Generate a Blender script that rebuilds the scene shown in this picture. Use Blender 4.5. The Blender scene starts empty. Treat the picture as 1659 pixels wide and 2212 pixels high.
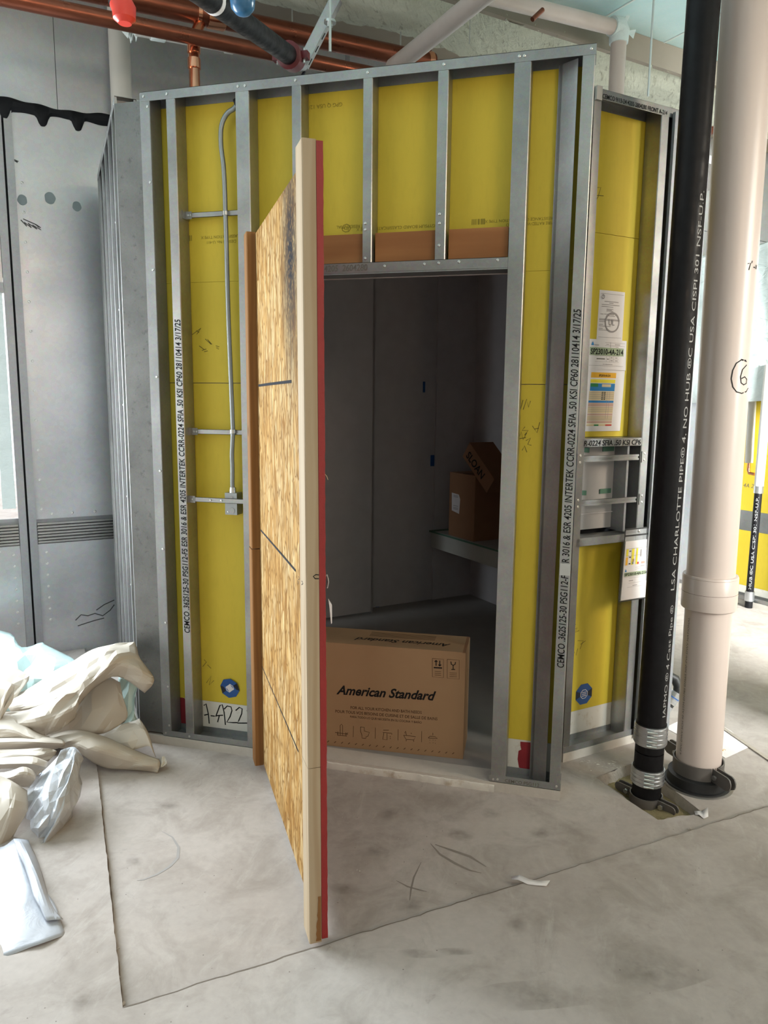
import bpy, bmesh, math, random
from mathutils import Vector, Matrix
random.seed(7)
sc = bpy.context.scene
col = sc.collection
R = math.radians

# ------------------------------------------------------------------ camera
S = 1.28
CAM = Vector((1.497*S, -2.380*S, 1.317*S))
PITCH, ROLL, YAW, FPX = R(8.601), R(0.568), R(-14.848), 1600.0
_fw = Vector((math.sin(YAW)*math.cos(PITCH), math.cos(YAW)*math.cos(PITCH), -math.sin(PITCH)))
_rt = Vector((math.cos(YAW), -math.sin(YAW), 0)); _up = _rt.cross(_fw)
_r2 = _rt*math.cos(ROLL)+_up*math.sin(ROLL); _u2 = -_rt*math.sin(ROLL)+_up*math.cos(ROLL)
cd = bpy.data.cameras.new('camera'); co = bpy.data.objects.new('camera', cd); col.objects.link(co)
cd.sensor_fit = 'VERTICAL'; cd.sensor_height = 36.0; cd.lens = FPX/2212*36.0; cd.clip_start = .05; cd.clip_end = 200
co.matrix_world = Matrix(((_r2.x, _u2.x, -_fw.x, CAM.x), (_r2.y, _u2.y, -_fw.y, CAM.y), (_r2.z, _u2.z, -_fw.z, CAM.z), (0, 0, 0, 1)))
sc.camera = co

# ------------------------------------------------------------------ light
sc.view_settings.view_transform = 'Standard'; sc.view_settings.look = 'None'
sc.view_settings.gamma = 1; sc.view_settings.use_curve_mapping = False
sc.view_settings.exposure = -0.08
w = bpy.data.worlds.new('world'); sc.world = w; w.use_nodes = True
w.node_tree.nodes['Background'].inputs[0].default_value = (0.93, 0.97, 1.0, 1)
w.node_tree.nodes['Background'].inputs[1].default_value = 3.0

def area(name, loc, target, sx, sy, power, colr, spread=math.pi):
    l = bpy.data.lights.new(name, 'AREA'); l.shape = 'RECTANGLE'; l.size = sx; l.size_y = sy
    l.energy = power; l.color = colr
    o = bpy.data.objects.new(name, l); col.objects.link(o); o.location = loc
    o.rotation_euler = (Vector(target)-Vector(loc)).to_track_quat('-Z', 'Y').to_euler()
    l.spread = spread
    return o
area('daylight_left_windows', (-2.50, -.32, 1.65), (0.28, -3.20, 1.25), 2.4, 1.5, 330, (0.84, 0.94, 1.0))
area('daylight_right_windows', (6.9, -.9, 3.2), (1.9, .4, 1.3), .8, 1.4, 16, (1.0, 0.84, 0.66), R(62))
area('rear_fill', (5.4, -4.6, 2.7), (1.6, 0, 1.2), 2.2, 1.8, 150, (1.0, 0.74, 0.54))  # warm fill lamp added behind the viewpoint, not a modelled window
area('side_fill', (-4.0, -4.8, 2.1), (0.0, 0.2, 1.1), 3.2, 2.2, 68, (0.95, 0.97, 1.0))  # fill added to brighten the left pod wall; the side wall is windowless
area('front_right_fill', (6.06, -1.1, 2.5), (3.3, 3.6, 1.0), 1.6, 2.0, 380, (0.95, 1.0, 0.97), R(75))  # lamp added to light the neighbouring pod and the floor before it
area('daylight_far_windows', (7.5, 5.6, 2.4), (4.4, 2.4, 0.3), 1.4, 2.4, 480, (0.88, 1.0, 0.97), R(70))

# ------------------------------------------------------------------ frames of reference (metres)
def ray(x, y): return _fw+_r2*((x-829.5)/FPX)-_u2*((y-1106)/FPX)
def hit(x, y, pt, n):
    d = ray(x, y); n = Vector(n); return CAM+d*((Vector(pt)-CAM).dot(n)/d.dot(n))
def Zp(x, y, z=0.0): return hit(x, y, (0, 0, z), (0, 0, 1))
def Yp(x, y, Y=0.0): return hit(x, y, (0, Y, 0), (0, 1, 0))
def Dp(x, y, dist): return CAM+ray(x, y)*dist
def floor_depth(x, y): return (Zp(x, y, 0)-CAM).dot(_fw)
TB = .0435; H = 2.99
A44 = R(44); U = Vector((math.cos(A44), math.sin(A44), 0)); NN = Vector((-math.sin(A44), math.cos(A44), 0))
K0 = Vector((-1.09, 1.2, 0))
def CW(t, d, z): return K0+U*t-NN*d+Vector((0, 0, z))          # curtain wall: t along, d into the room
def CWp(x, y, d=0.0):
    p = hit(x, y, K0-NN*d, NN); return ((p-K0).dot(U), p.z)
A43 = R(43); UR = Vector((math.cos(A43), math.sin(A43), 0)); NR = Vector((-math.sin(A43), math.cos(A43), 0))
R0 = Vector((1.90, .35, 0))
def RW(t, d, z): return R0+UR*t+NR*d+Vector((0, 0, z))          # right pod wall: t along, d inwards
def RWp(x, y, d=0.0):
    p = hit(x, y, R0+NR*d, NR); return ((p-R0).dot(UR), p.z)
L0 = Vector((-.13, .002, 0)); LD = Vector((-.628, .778, 0)).normalized(); LN = Vector((-LD.y, LD.x, 0))
def LW(t, d, z): return L0+LD*t+LN*d+Vector((0, 0, z))
def FW(x, y, z): return Vector((x, y, z))

# ------------------------------------------------------------------ materials
class NT:
    def __init__(s, name):
        s.m = bpy.data.materials.new(name); s.m.use_nodes = True
        s.t = s.m.node_tree; s.b = s.t.nodes['Principled BSDF']; s.n = s.t.nodes; s.l = s.t.links
        s.co = s.n.new('ShaderNodeTexCoord').outputs['Object']
    def vec(s, sx, sy, sz, rot=(0, 0, 0), src=None):
        m = s.n.new('ShaderNodeMapping'); m.inputs['Scale'].default_value = (sx, sy, sz); m.inputs['Rotation'].default_value = rot
        s.l.new(src or s.co, m.inputs[0]); return m.outputs[0]
    def noise(s, scale, detail=4, rough=.55, vec=None, dist=0, col=False):
        n = s.n.new('ShaderNodeTexNoise'); n.inputs['Scale'].default_value = scale; n.inputs['Detail'].default_value = detail
        n.inputs['Roughness'].default_value = rough; n.inputs['Distortion'].default_value = dist
        s.l.new(vec or s.co, n.inputs['Vector']); return n.outputs['Color' if col else 'Fac']
    def voro(s, scale, vec=None, out='Color', feat='F1'):
        n = s.n.new('ShaderNodeTexVoronoi'); n.inputs['Scale'].default_value = scale; n.feature = feat
        s.l.new(vec or s.co, n.inputs['Vector']); return n.outputs[out]
    def wave(s, scale, dist, detail=3, vec=None, axis='X', kind='BANDS'):
        n = s.n.new('ShaderNodeTexWave'); n.wave_type = kind
        if kind == 'BANDS': n.bands_direction = axis
        n.inputs['Scale'].default_value = scale; n.inputs['Distortion'].default_value = dist; n.inputs['Detail'].default_value = detail
        s.l.new(vec or s.co, n.inputs['Vector']); return n.outputs['Fac']
    def ramp(s, fac, stops):
        n = s.n.new('ShaderNodeValToRGB'); e = n.color_ramp.elements
        while len(e) < len(stops): e.new(.5)
        for k, (p, c) in enumerate(stops):
            e[k].position = p; e[k].color = (c, c, c, 1) if isinstance(c, (int, float)) else (*c, 1)
        s.l.new(fac, n.inputs[0]); return n.outputs[0]
    def mix(s, a, b, fac, mode='MIX'):
        n = s.n.new('ShaderNodeMix'); n.data_type = 'RGBA'; n.blend_type = mode
        for sock, v in ((n.inputs[0], fac), (n.inputs[6], a), (n.inputs[7], b)):
            if isinstance(v, (int, float)): sock.default_value = v if sock.type == 'VALUE' else (v, v, v, 1)
            elif isinstance(v, tuple): sock.default_value = (*v, 1)
            else: s.l.new(v, sock)
        return n.outputs[2]
    def bump(s, h, strength=.2, dist=.01):
        n = s.n.new('ShaderNodeBump'); n.inputs['Strength'].default_value = strength; n.inputs['Distance'].default_value = dist
        s.l.new(h, n.inputs['Height']); s.l.new(n.outputs[0], s.b.inputs['Normal'])
    def set(s, **k):
        names = dict(color='Base Color', rough='Roughness', metal='Metallic', spec='Specular IOR Level', trans='Transmission Weight', coat='Coat Weight', sub='Subsurface Weight')
        for a, v in k.items():
            i = s.b.inputs[names[a]]
            if isinstance(v, (int, float)): i.default_value = v
            elif isinstance(v, tuple): i.default_value = (*v, 1)
            else: s.l.new(v, i)
        return s.m
MT = {}
def plain(key, c, rough=.5, metal=0, spec=.5):
    n = NT(key); v = n.noise(9, 3); MT[key] = n.set(color=n.mix(tuple(x*.88 for x in c), tuple(min(1, x*1.08) for x in c), v), rough=rough, metal=metal, spec=spec)

def galv(key, lo, hi, rlo, rhi, scale=1.0, metal=.9, stain=None):
    n = NT(key)
    big = n.noise(2.2*scale, 5, .6); sp = n.voro(95*scale); spf = n.mix(sp, sp, 0); fine = n.noise(240, 2)
    base = n.mix(lo, hi, n.ramp(big, [(.35, 0.), (.68, 1.)]))
    base = n.mix(base, spf, .05, 'OVERLAY')
    base = n.mix(base, n.ramp(fine, [(.4, .8), (.6, 1.)]), .25, 'MULTIPLY')
    if stain: base = n.mix(base, stain, n.ramp(n.noise(26, 6, .75), [(.56, 0.), (.66, .55)]))
    MT[key] = n.set(color=base, rough=n.ramp(n.noise(5*scale, 6, .65), [(.3, rlo), (.7, rhi)]), metal=metal)
galv('galv', (.30, .30, .295), (.46, .46, .45), .28, .46, 1.0, .86)
galv('galv_plate', (.13, .132, .128), (.215, .217, .21), .36, .52, 1.4, .45, (.075, .075, .075))
galv('galv_track', (.27, .275, .275), (.40, .405, .405), .42, .58, 1.0, .75)
galv('panel_steel', (.45, .46, .48), (.60, .61, .64), .28, .42, .5, .6)
galv('mullion_steel', (.30, .31, .33), (.38, .39, .41), .4, .5, .8, .6)
galv('deck_steel', (.60, .84, .86), (.78, .96, .97), .45, .6, .6, .3)

n = NT('yellow_board')
v = n.noise(3, 5, .6); g = n.noise(60, 2, .5, n.vec(1, 1, .25))
c = n.mix((.58, .43, .025), (.66, .495, .04), v); c = n.mix(c, (.52, .39, .025), n.ramp(g, [(.5, 0.), (.8, .35)]))
n.bump(n.noise(500, 2), .05, .001); MT['yellow'] = n.set(color=c, rough=.62)
n = NT('white_gypsum')
st = n.ramp(n.noise(14, 6, .7), [(.55, 0.), (.72, .7)])
MT['gypsum'] = n.set(color=n.mix(n.mix((.62, .59, .53), (.74, .71, .66), n.noise(6)), (.42, .32, .20), st), rough=.85); n.bump(n.noise(60, 5), .15, .003)
n = NT('base_strip')
MT['base'] = n.set(color=n.mix((.46, .42, .375), (.60, .56, .51), n.noise(22, 6, .7)), rough=.9); n.bump(n.noise(40, 6), .4, .004)

# oriented strand board: long thin chips laid mostly upright
n = NT('osb')
d1 = n.noise(5, 3, .5, col=True); warp = n.n.new('ShaderNodeMix'); warp.data_type = 'RGBA'; warp.blend_type = 'ADD'; warp.inputs[0].default_value = .05
n.l.new(n.co, warp.inputs[6]); n.l.new(d1, warp.inputs[7]); W = warp.outputs[2]
va = n.vec(34, 34, 6.0, (R(4), 0, R(3)), W); vb = n.vec(52, 52, 10, (R(-9), R(5), 0), W); vc = n.vec(24, 24, 8, (R(22), R(8), 0), W)
a = n.voro(1, va); b = n.voro(1, vb); cc = n.voro(1, vc)
def sep(x):
    q = n.n.new('ShaderNodeSeparateColor'); n.l.new(x, q.inputs[0]); return q.outputs[0]
ca = n.ramp(sep(a), [(0, (.38, .20, .06)), (.35, (.60, .37, .14)), (.7, (.74, .51, .23)), (1, (.88, .71, .42))])
cb = n.ramp(sep(b), [(0, (.34, .19, .06)), (.5, (.66, .45, .20)), (1, (.88, .73, .47))])
ccx = n.ramp(sep(cc), [(.88, 0.), (.93, .75)])
c = n.mix(ca, cb, n.ramp(n.noise(8, 3), [(.42, 0.), (.58, .8)])); c = n.mix(c, (.86, .69, .42), ccx)
c = n.mix(c, (.30, .16, .05), n.ramp(n.noise(1, 5, .6, n.vec(70, 70, 7)), [(.54, 0.), (.63, .85)]))
eg = n.voro(1, vb, 'Distance', 'DISTANCE_TO_EDGE'); c = n.mix(c, (.25, .13, .04), n.ramp(eg, [(.0, .9), (.09, 0.)]))
dk = n.n.new('ShaderNodeVectorMath'); dk.operation = 'DISTANCE'; n.l.new(n.vec(1, 1, .38), dk.inputs[0]); dk.inputs[1].default_value = (0, -.06, 1.99*.38)
dark = n.mix(n.ramp(dk.outputs['Value'], [(.03, 1.), (.21, 0.)]), n.ramp(n.noise(60, 4), [(.30, .45), (.52, 1.)]), 1.0, 'MULTIPLY')
osb_mark = dark
MT['osb'] = n.set(color=n.mix(n.mix(c, (.64, .575, .485), 1.0, 'MULTIPLY'), (.02, .02, .024), osb_mark), rough=.85, spec=.08); n.bump(sep(a), .35, .004); OSB_DIST = dk

def wood(key, lo, hi, dark, axis='Z', rings=9, knots=True):
    n = NT(key)
    sx = {'Z': (1, 1, .06), 'X': (.06, 1, 1)}[axis]
    v = n.vec(*sx); gr = n.noise(26, 5, .6, v, .4); gw = n.wave(rings, 6, 2, n.vec(1, 1, .12) if axis == 'Z' else n.vec(.12, 1, 1), 'Y' if axis == 'X' else 'X')
    c = n.mix(lo, hi, gr); c = n.mix(c, dark, n.ramp(gw, [(.55, 0.), (.95, .35)]))
    if knots:
        kv = n.voro(3.2, n.vec(1.6, 1.6, .8) if axis == 'Z' else n.vec(.8, 1.6, 1.6), 'Distance')
        c = n.mix(c, tuple(x*.35 for x in dark), n.ramp(kv, [(.035, .9), (.085, 0.)]))
    n.bump(gr, .15, .002); MT[key] = n.set(color=c, rough=.75, spec=.2)
wood('pine_pale', (.36, .265, .165), (.44, .35, .245), (.28, .17, .085))
wood('pine_tan', (.50, .33, .19), (.60, .42, .26), (.38, .22, .10))
wood('pine_brown', (.22, .10, .032), (.31, .15, .055), (.12, .05, .018))
wood('pine_block', (.30, .125, .045), (.44, .20, .08), (.17, .06, .02), 'X', 6)
n = NT('red_paint'); MT['red'] = n.set(color=n.mix((.20, .008, .008), (.31, .018, .015), n.noise(40, 5, .7, n.vec(1, 1, .3))), rough=.55); n.bump(n.noise(70, 4), .35, .004)
n = NT('red_stain'); MT['redstain'] = n.set(color=n.mix((.20, .006, .012), (.30, .02, .03), n.noise(20, 4)), rough=.7)

plain('step_shade', (.20, .165, .14), .95, 0, .1)
# concrete floor
n = NT('concrete')
b1 = n.noise(.9, 6, .6); b2 = n.noise(4.5, 7, .65, None, .6); b3 = n.noise(34, 5, .6); sw = n.noise(7, 6, .7, n.vec(1.8, .5, 1, (0, 0, R(-30))), .8)
c = n.mix((.385, .335, .305), (.51, .46, .43), n.ramp(b1, [(.3, 0.), (.7, 1.)]))
c = n.mix(c, (.29, .25, .22), n.ramp(b2, [(.46, 0.), (.74, .75)])); c = n.mix(c, (.55, .51, .48), n.ramp(sw, [(.56, 0.), (.75, .5)]))
c = n.mix(c, (.21, .18, .155), n.ramp(n.noise(12, 8, .75, None, 1.2), [(.60, 0.), (.74, .4)]))
c = n.mix(c, n.ramp(b3, [(.3, .82), (.7, 1.)]), .5, 'MULTIPLY')
c = n.mix(c, (.12, .10, .09), n.ramp(n.voro(16, None, 'Distance'), [(.025, .8), (.04, 0.)]))
n.bump(n.mix(b2, b3, .4), .12, .012); MT['concrete'] = n.set(color=c, rough=n.ramp(b2, [(.3, .7), (.7, .9)]), spec=.15)
n = NT('rough_concrete'); b = n.noise(22, 8, .7)
MT['rubble'] = n.set(color=n.mix((.30, .25, .20), (.60, .54, .48), b), rough=.95); n.bump(b, .8, .02)
n = NT('sand'); b = n.noise(140, 6, .75)
MT['sand'] = n.set(color=n.mix((.20, .155, .075), (.42, .35, .19), b), rough=1); n.bump(b, .8, .01)
n = NT('fireproofing'); b = n.noise(9, 8, .68, n.vec(.7, 1.4, 1, (0, 0, R(20))), .5); gr = n.noise(6, 6, .65, n.vec(5, 1.0, 1, (0, 0, R(-10))), 1.0)
c = n.mix((.60, .60, .48), (.86, .86, .72), b); c = n.mix(c, (.34, .32, .23), n.ramp(gr, [(.56, 0.), (.68, .75)]))
n.bump(n.mix(b, gr, .5), .9, .05); MT['fireproof'] = n.set(color=c, rough=.95)
n = NT('beam_face'); MT['beamface'] = n.set(color=n.mix((.26, .215, .17), (.36, .305, .245), n.noise(4, 5, .6)), rough=.8)
n = NT('copper'); MT['copper'] = n.set(color=n.mix((.17, .052, .03), (.28, .095, .055), n.noise(14, 5, .6, n.vec(1, 1, 4))), rough=n.ramp(n.noise(9, 5), [(.3, .25), (.7, .42)]), metal=.9)
n = NT('copper_bright'); MT['copperb'] = n.set(color=n.mix((.62, .26, .15), (.80, .40, .25), n.noise(18, 4)), rough=.22, metal=1)
n = NT('pvc'); MT['pvc'] = n.set(color=n.mix((.52, .43, .39), (.62, .52, .475), n.noise(3, 4, .6, n.vec(3, 3, .4))), rough=.34, spec=.45)
n = NT('pvc_pale'); MT['pvc2'] = n.set(color=n.mix((.60, .58, .54), (.68, .66, .62), n.noise(4)), rough=.4)
n = NT('cast_iron'); MT['iron'] = n.set(color=n.mix((.003, .003, .0035), (.012, .011, .013), n.noise(30, 5, .7)), rough=n.ramp(n.noise(18, 5, .7), [(.35, .32), (.65, .6)]), spec=.18); n.bump(n.noise(60, 4), .08, .002)
plain('black_rubber', (.012, .012, .013), .55); plain('black_seal', (.008, .009, .012), .6, 0, .2)
n = NT('steel_band'); MT['band'] = n.set(color=n.mix((.45, .46, .48), (.60, .61, .63), n.noise(40, 3, .6, n.vec(1, 1, 6))), rough=.3, metal=.9)
plain('dark_steel', (.17, .155, .145), .5, .6); plain('screw_steel', (.62, .62, .60), .3, .95)
plain('conduit_steel', (.34, .36, .36), .42, .85); plain('rod_steel', (.62, .64, .62), .35, .8)
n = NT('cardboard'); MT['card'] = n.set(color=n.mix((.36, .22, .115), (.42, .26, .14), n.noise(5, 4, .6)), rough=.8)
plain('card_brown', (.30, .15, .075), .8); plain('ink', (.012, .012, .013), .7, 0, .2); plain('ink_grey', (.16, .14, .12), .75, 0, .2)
plain('ink_brown', (.10, .055, .03), .8, 0, .2); plain('ink_faint', (.25, .20, .03), .8, 0, .2); plain('ink_white', (.36, .36, .36), .6); plain('paper', (.74, .70, .70), .75)
plain('blue_label', (.02, .09, .30), .45); plain('navy_label', (.008, .012, .03), .45); plain('blue_tape', (.01, .09, .30), .6); plain('green_tape', (.10, .22, .15), .6)
plain('inner_wall', (.55, .53, .54), .75); plain('inner_floor', (.36, .34, .32), .7); plain('ledge', (.50, .50, .46), .6)
plain('red_plastic', (.72, .055, .035), .35); plain('red_coupling', (.13, .008, .012), .4); plain('blue_plastic', (.03, .12, .24), .25); plain('sprinkler_grey', (.50, .51, .52), .4, .3)
plain('orange_ink', (.80, .42, .03), .7); plain('yellow_ink', (.80, .68, .05), .7); plain('blue_ink', (.02, .20, .48), .7); plain('green_ink', (.03, .22, .07), .7)
plain('green_band', (.36, .43, .29), .7); plain('tan_ink', (.66, .53, .33), .7); plain('rose_ink', (.56, .36, .29), .7); plain('red_ink', (.55, .04, .03), .7); plain('line_ink', (.30, .27, .27), .7)
plain('scuff', (.07, .07, .07), .7); plain('primer_patch', (.20, .24, .25), .6); plain('white_line', (.82, .9, .9), .5)
n = NT('kraft_paper'); c = n.mix((.46, .405, .335), (.53, .47, .40), n.noise(5, 4)); MT['kraft'] = n.set(color=c, rough=.62, spec=.35); n.bump(n.noise(7, 3), .03, .01)
n = NT('kraft_inner'); MT['kraft2'] = n.set(color=n.mix((.54, .49, .42), (.60, .55, .48), n.noise(5, 4)), rough=.7)
n = NT('white_film'); cr = n.noise(11, 5, .55, None, .8); MT['film'] = n.set(color=(.40, .415, .46), rough=.5, spec=.6); n.bump(cr, .18, .02)
n = NT('film_crinkle'); cr = n.voro(7, n.vec(1, 1, .8), 'Distance', 'F2'); c2 = n.voro(16, None, 'Distance'); n.bump(n.mix(cr, c2, .3), .7, .05); MT['crinkle'] = n.set(color=(.50, .52, .56), rough=.28, spec=.6)
n = NT('sheet_film'); cr = n.noise(3.5, 6, .6, n.vec(1, 1, 2.5), .8); MT['sheet'] = n.set(color=n.mix((.66, .76, .76), (.80, .88, .88), cr), rough=.5); n.bump(cr, .5, .06)
n = NT('cyan_film'); cr = n.noise(6, 5, .55, None, .7); MT['cyan'] = n.set(color=(.50, .66, .65), rough=.35); n.bump(cr, .4, .03)
n = NT('glass'); n.set(color=(1, 1, 1), rough=0.02)
tr = n.n.new('ShaderNodeBsdfTransparent'); mx = n.n.new('ShaderNodeMixShader'); mx.inputs[0].default_value = .08
n.l.new(tr.outputs[0], mx.inputs[1]); n.l.new(n.b.outputs[0], mx.inputs[2]); n.l.new(mx.outputs[0], n.n['Material Output'].inputs[0]); MT['glass'] = n.m
n = NT('clear_pouch'); n.set(color=(.8, .82, .84), rough=.1)
tr = n.n.new('ShaderNodeBsdfTransparent'); mx = n.n.new('ShaderNodeMixShader'); mx.inputs[0].default_value = .22
n.l.new(tr.outputs[0], mx.inputs[1]); n.l.new(n.b.outputs[0], mx.inputs[2]); n.l.new(mx.outputs[0], n.n['Material Output'].inputs[0]); MT['pouch'] = n.m

# ------------------------------------------------------------------ object helpers
BASE = {}
def tag(o, label=None, cat=None, group=None, kind=None):
    if label: o['label'] = label
    if cat: o['category'] = cat
    if group: o['group'] = group
    if kind: o['kind'] = kind
    return o
def thing(name, loc, label, cat=None, group=None, kind=None):
    o = bpy.data.objects.new(name, None); col.objects.link(o); o.location = loc; o.empty_display_size = .05
    BASE[o.name] = Vector(loc); return tag(o, label, cat, group, kind)
class MB:
    def __init__(s, T=FW): s.v = []; s.f = []; s.T = T
    def add(s, verts, faces):
        k = len(s.v); s.v += [Vector(x) for x in verts]; s.f += [tuple(i+k for i in f) for f in faces]; return s
    def box(s, x0, x1, y0, y1, z0, z1):
        p = [s.T(x, y, z) for z in (z0, z1) for y in (y0, y1) for x in (x0, x1)]
        return s.add(p, [(0, 2, 3, 1), (4, 5, 7, 6), (0, 1, 5, 4), (2, 6, 7, 3), (0, 4, 6, 2), (1, 3, 7, 5)])
    def prism(s, poly, z0, z1):               # poly in local xy, extruded in z
        m = len(poly); p = [s.T(x, y, z0) for x, y in poly]+[s.T(x, y, z1) for x, y in poly]
        return s.add(p, [tuple(range(m-1, -1, -1)), tuple(range(m, 2*m))]+[(i, (i+1) % m, (i+1) % m+m, i+m) for i in range(m)])
    def slab(s, pts, off):                    # polygon of world points thickened by the vector off
        m = len(pts); off = Vector(off); p = [Vector(q) for q in pts]; p = p+[q+off for q in p]
        return s.add(p, [tuple(range(m-1, -1, -1)), tuple(range(m, 2*m))]+[(i, (i+1) % m, (i+1) % m+m, i+m) for i in range(m)])
    def tube(s, path, r, seg=16, cap=True):
        path = [Vector(q) for q in path]; k0 = len(s.v); rs = r if isinstance(r, (list, tuple)) else [r]*len(path); ref = None
        for i, q in enumerate(path):
            d = (path[min(i+1, len(path)-1)]-path[max(i-1, 0)]).normalized()
            if ref is None: ref = d.orthogonal().normalized()
            ref = (ref-d*ref.dot(d)).normalized(); b = d.cross(ref)
            for j in range(seg):
                a = 2*math.pi*j/seg; s.v.append(q+(ref*math.cos(a)+b*math.sin(a))*rs[i])
        for i in range(len(path)-1):
            for j in range(seg):
                a = k0+i*seg+j; b = k0+i*seg+(j+1) % seg; s.f.append((a, b, b+seg, a+seg))
        if cap:
            s.f.append(tuple(k0+j for j in range(seg-1, -1, -1))); e = k0+(len(path)-1)*seg; s.f.append(tuple(e+j for j in range(seg)))
        return s
    def build(s, name, m, parent=None, smooth=40):
        off = BASE.get(parent.name, Vector()) if parent else Vector()
        me = bpy.data.meshes.new(name); me.from_pydata([v-off for v in s.v], [], s.f); me.update()
        bm = bmesh.new(); bm.from_mesh(me); bmesh.ops.recalc_face_normals(bm, faces=bm.faces); bm.to_mesh(me); bm.free()
        me.materials.append(MT[m])
        if smooth: me.shade_smooth(); me.set_sharp_from_angle(angle=R(smooth))
        o = bpy.data.objects.new(name, me); col.objects.link(o); BASE[o.name] = off
        if parent: o.parent = parent
        return o
def single(mb, name, m, label, cat, group=None, kind=None, smooth=40):       # a thing of one mesh with its origin at its base
    lo = Vector([min(v[i] for v in mb.v) for i in range(3)]); hi = Vector([max(v[i] for v in mb.v) for i in range(3)])
    loc = Vector(((lo.x+hi.x)/2, (lo.y+hi.y)/2, lo.z)); mb.v = [v-loc for v in mb.v]
    o = mb.build(name, m, None, smooth); o.location = loc; BASE[o.name] = loc
    return tag(o, label, cat, group, kind)
def cstud(T, x0, x1, z0, z1, depth=.092, lip=.010, t=.0016, web='R', y0=0.0, r=.003):
    """profile of a steel C-stud: web on one side, two flanges, short lips"""
    w = x1-x0; D = depth
    P = [(0, lip), (0, 0), (w-r, 0), (w, r), (w, D-r), (w-r, D), (0, D), (0, D-lip), (t, D-lip), (t, D-t), (w-t, D-t), (w-t, t), (t, t), (t, lip)]
    P = [(x0+(a if web == 'R' else w-a), y0+b) for a, b in P]
    return MB(T).prism(P, z0, z1)
def htrack(T, x0, x1, z, leg=.032, depth=.094, y0=-.0012, up=True, t=.0016):
    """U-track lying level: web plus two legs"""
    m = MB(T); s = 1 if up else -1
    za, zb = sorted((z, z+s*leg)); zw0, zw1 = sorted((z, z+s*t))
    m.box(x0, x1, y0, y0+depth, zw0, zw1); m.box(x0, x1, y0, y0+t, za, zb); m.box(x0, x1, y0+depth-t, y0+depth, za, zb); return m
_screw = None
def screw(p, nrm, parent, r=.0058, name='screw'):
    global _screw
    if _screw is None:
        mb = MB()
        vs = []
        for rr, h in ((1., 0.), (.95, .28), (.55, .45), (.22, .38)):
            for j in range(8): vs.append(Vector((rr*math.cos(j*math.pi/4), rr*math.sin(j*math.pi/4), h)))
        fs = [(i*8+j, i*8+(j+1) % 8, (i+1)*8+(j+1) % 8, (i+1)*8+j) for i in range(3) for j in range(8)]+[tuple(24+j for j in range(8))]
        me = bpy.data.meshes.new('screw'); me.from_pydata(vs, [], fs); me.materials.append(MT['screw_steel']); _screw = me
    o = bpy.data.objects.new(name, _screw); col.objects.link(o); o.parent = parent
    o.location = Vector(p)-BASE[parent.name]; o.scale = (r, r, r)
    o.rotation_euler = Vector(nrm).to_track_quat('Z', 'Y').to_euler(); return o
def text2d(body, size, shear=0.0, offset=0.0, spacing=1.0, align='LEFT'):
    cu = bpy.data.curves.new('t', 'FONT'); cu.body = body; cu.size = size; cu.shear = shear; cu.offset = offset*size; cu.space_character = spacing
    cu.align_x = align; cu.resolution_u = 3; cu.fill_mode = 'FRONT' if False else 'BOTH'
    o = bpy.data.objects.new('t', cu); col.objects.link(o); dg = bpy.context.evaluated_depsgraph_get(); dg.update()
    me = bpy.data.meshes.new_from_object(o.evaluated_get(dg)); vs = [(v.co.x, v.co.y) for v in me.vertices]; fs = [tuple(p.vertices) for p in me.polygons]
    bpy.data.objects.remove(o); bpy.data.curves.remove(cu); bpy.data.meshes.remove(me); return vs, fs
def strokes2d(lines, wd):
    vs, fs = [], []
    for ln in lines:
        k = len(vs)
        for i, p in enumerate(ln):
            a = ln[max(i-1, 0)]; b = ln[min(i+1, len(ln)-1)]; d = Vector((b[0]-a[0], b[1]-a[1])).normalized() if a != b else Vector((1, 0))
            vs += [(p[0]-d.y*wd/2, p[1]+d.x*wd/2), (p[0]+d.y*wd/2, p[1]-d.x*wd/2)]
        fs += [(k+2*i, k+2*i+1, k+2*i+3, k+2*i+2) for i in range(len(ln)-1)]
    return vs, fs
def flat(vf, fn, name, m, parent):           # flat print mapped onto a surface by fn(u, v)
    mb = MB(); mb.add([fn(*p) for p in vf[0]], vf[1]); o = mb.build(name, m, parent, 0); return o
def arc(cx, cy, rx, ry, a0, a1, n=14): return [(cx+rx*math.cos(R(a0+(a1-a0)*i/n)), cy+ry*math.sin(R(a0+(a1-a0)*i/n))) for i in range(n+1)]

# ================================================================== THE SETTING
# ---- floor: low slab the pod stands on, raised slab to the left and in front, a cut-out round the drain pipe
HOLE = [Zp(1287, 1680), Zp(1374, 1646), Zp(1519, 1756), Zp(1421, 1771)]
def jag(a, b, n, amp, seed):
    rr = random.Random(seed); a = Vector(a); b = Vector(b); d = (b-a).normalized(); nn = Vector((-d.y, d.x, 0)); out = []
    for i in range(n+1):
        out.append(a.lerp(b, i/n)+nn*(rr.uniform(-amp, amp) if 0 < i < n else 0))
    return out
J0 = Vector((-2.1, 2.1, 0)); JC = Vector((.764, -1.469, 0)); J1 = Vector((7.6, 4.06, 0))
JA = Zp(212, 1680); JA.z = 0
jd = (JA-JC).normalized(); J0 = JA+jd*3.2
e1 = jag(JC, J0, 160, .0016, 3); fd = (Zp(1659, 1750)-JC).normalized(); J1 = JC+fd*7.5; e2 = jag(JC, J1, 260, .0035, 4)
fl = thing('floor', (0, 0, 0), 'dusty grey concrete floor slab with a sunken area under the steel framed pod', kind='structure')
bm = bmesh.new()
def loop_edges(bm, pts):
    vs = [bm.verts.new(p) for p in pts]; return [bm.edges.new((vs[i], vs[(i+1) % len(vs)])) for i in range(len(vs))]
outer = [Vector(p) for p in ((-9, -9, 0), (11, -9, 0), (11, 11, 0), (-9, 11, 0))]
hj = []
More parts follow.
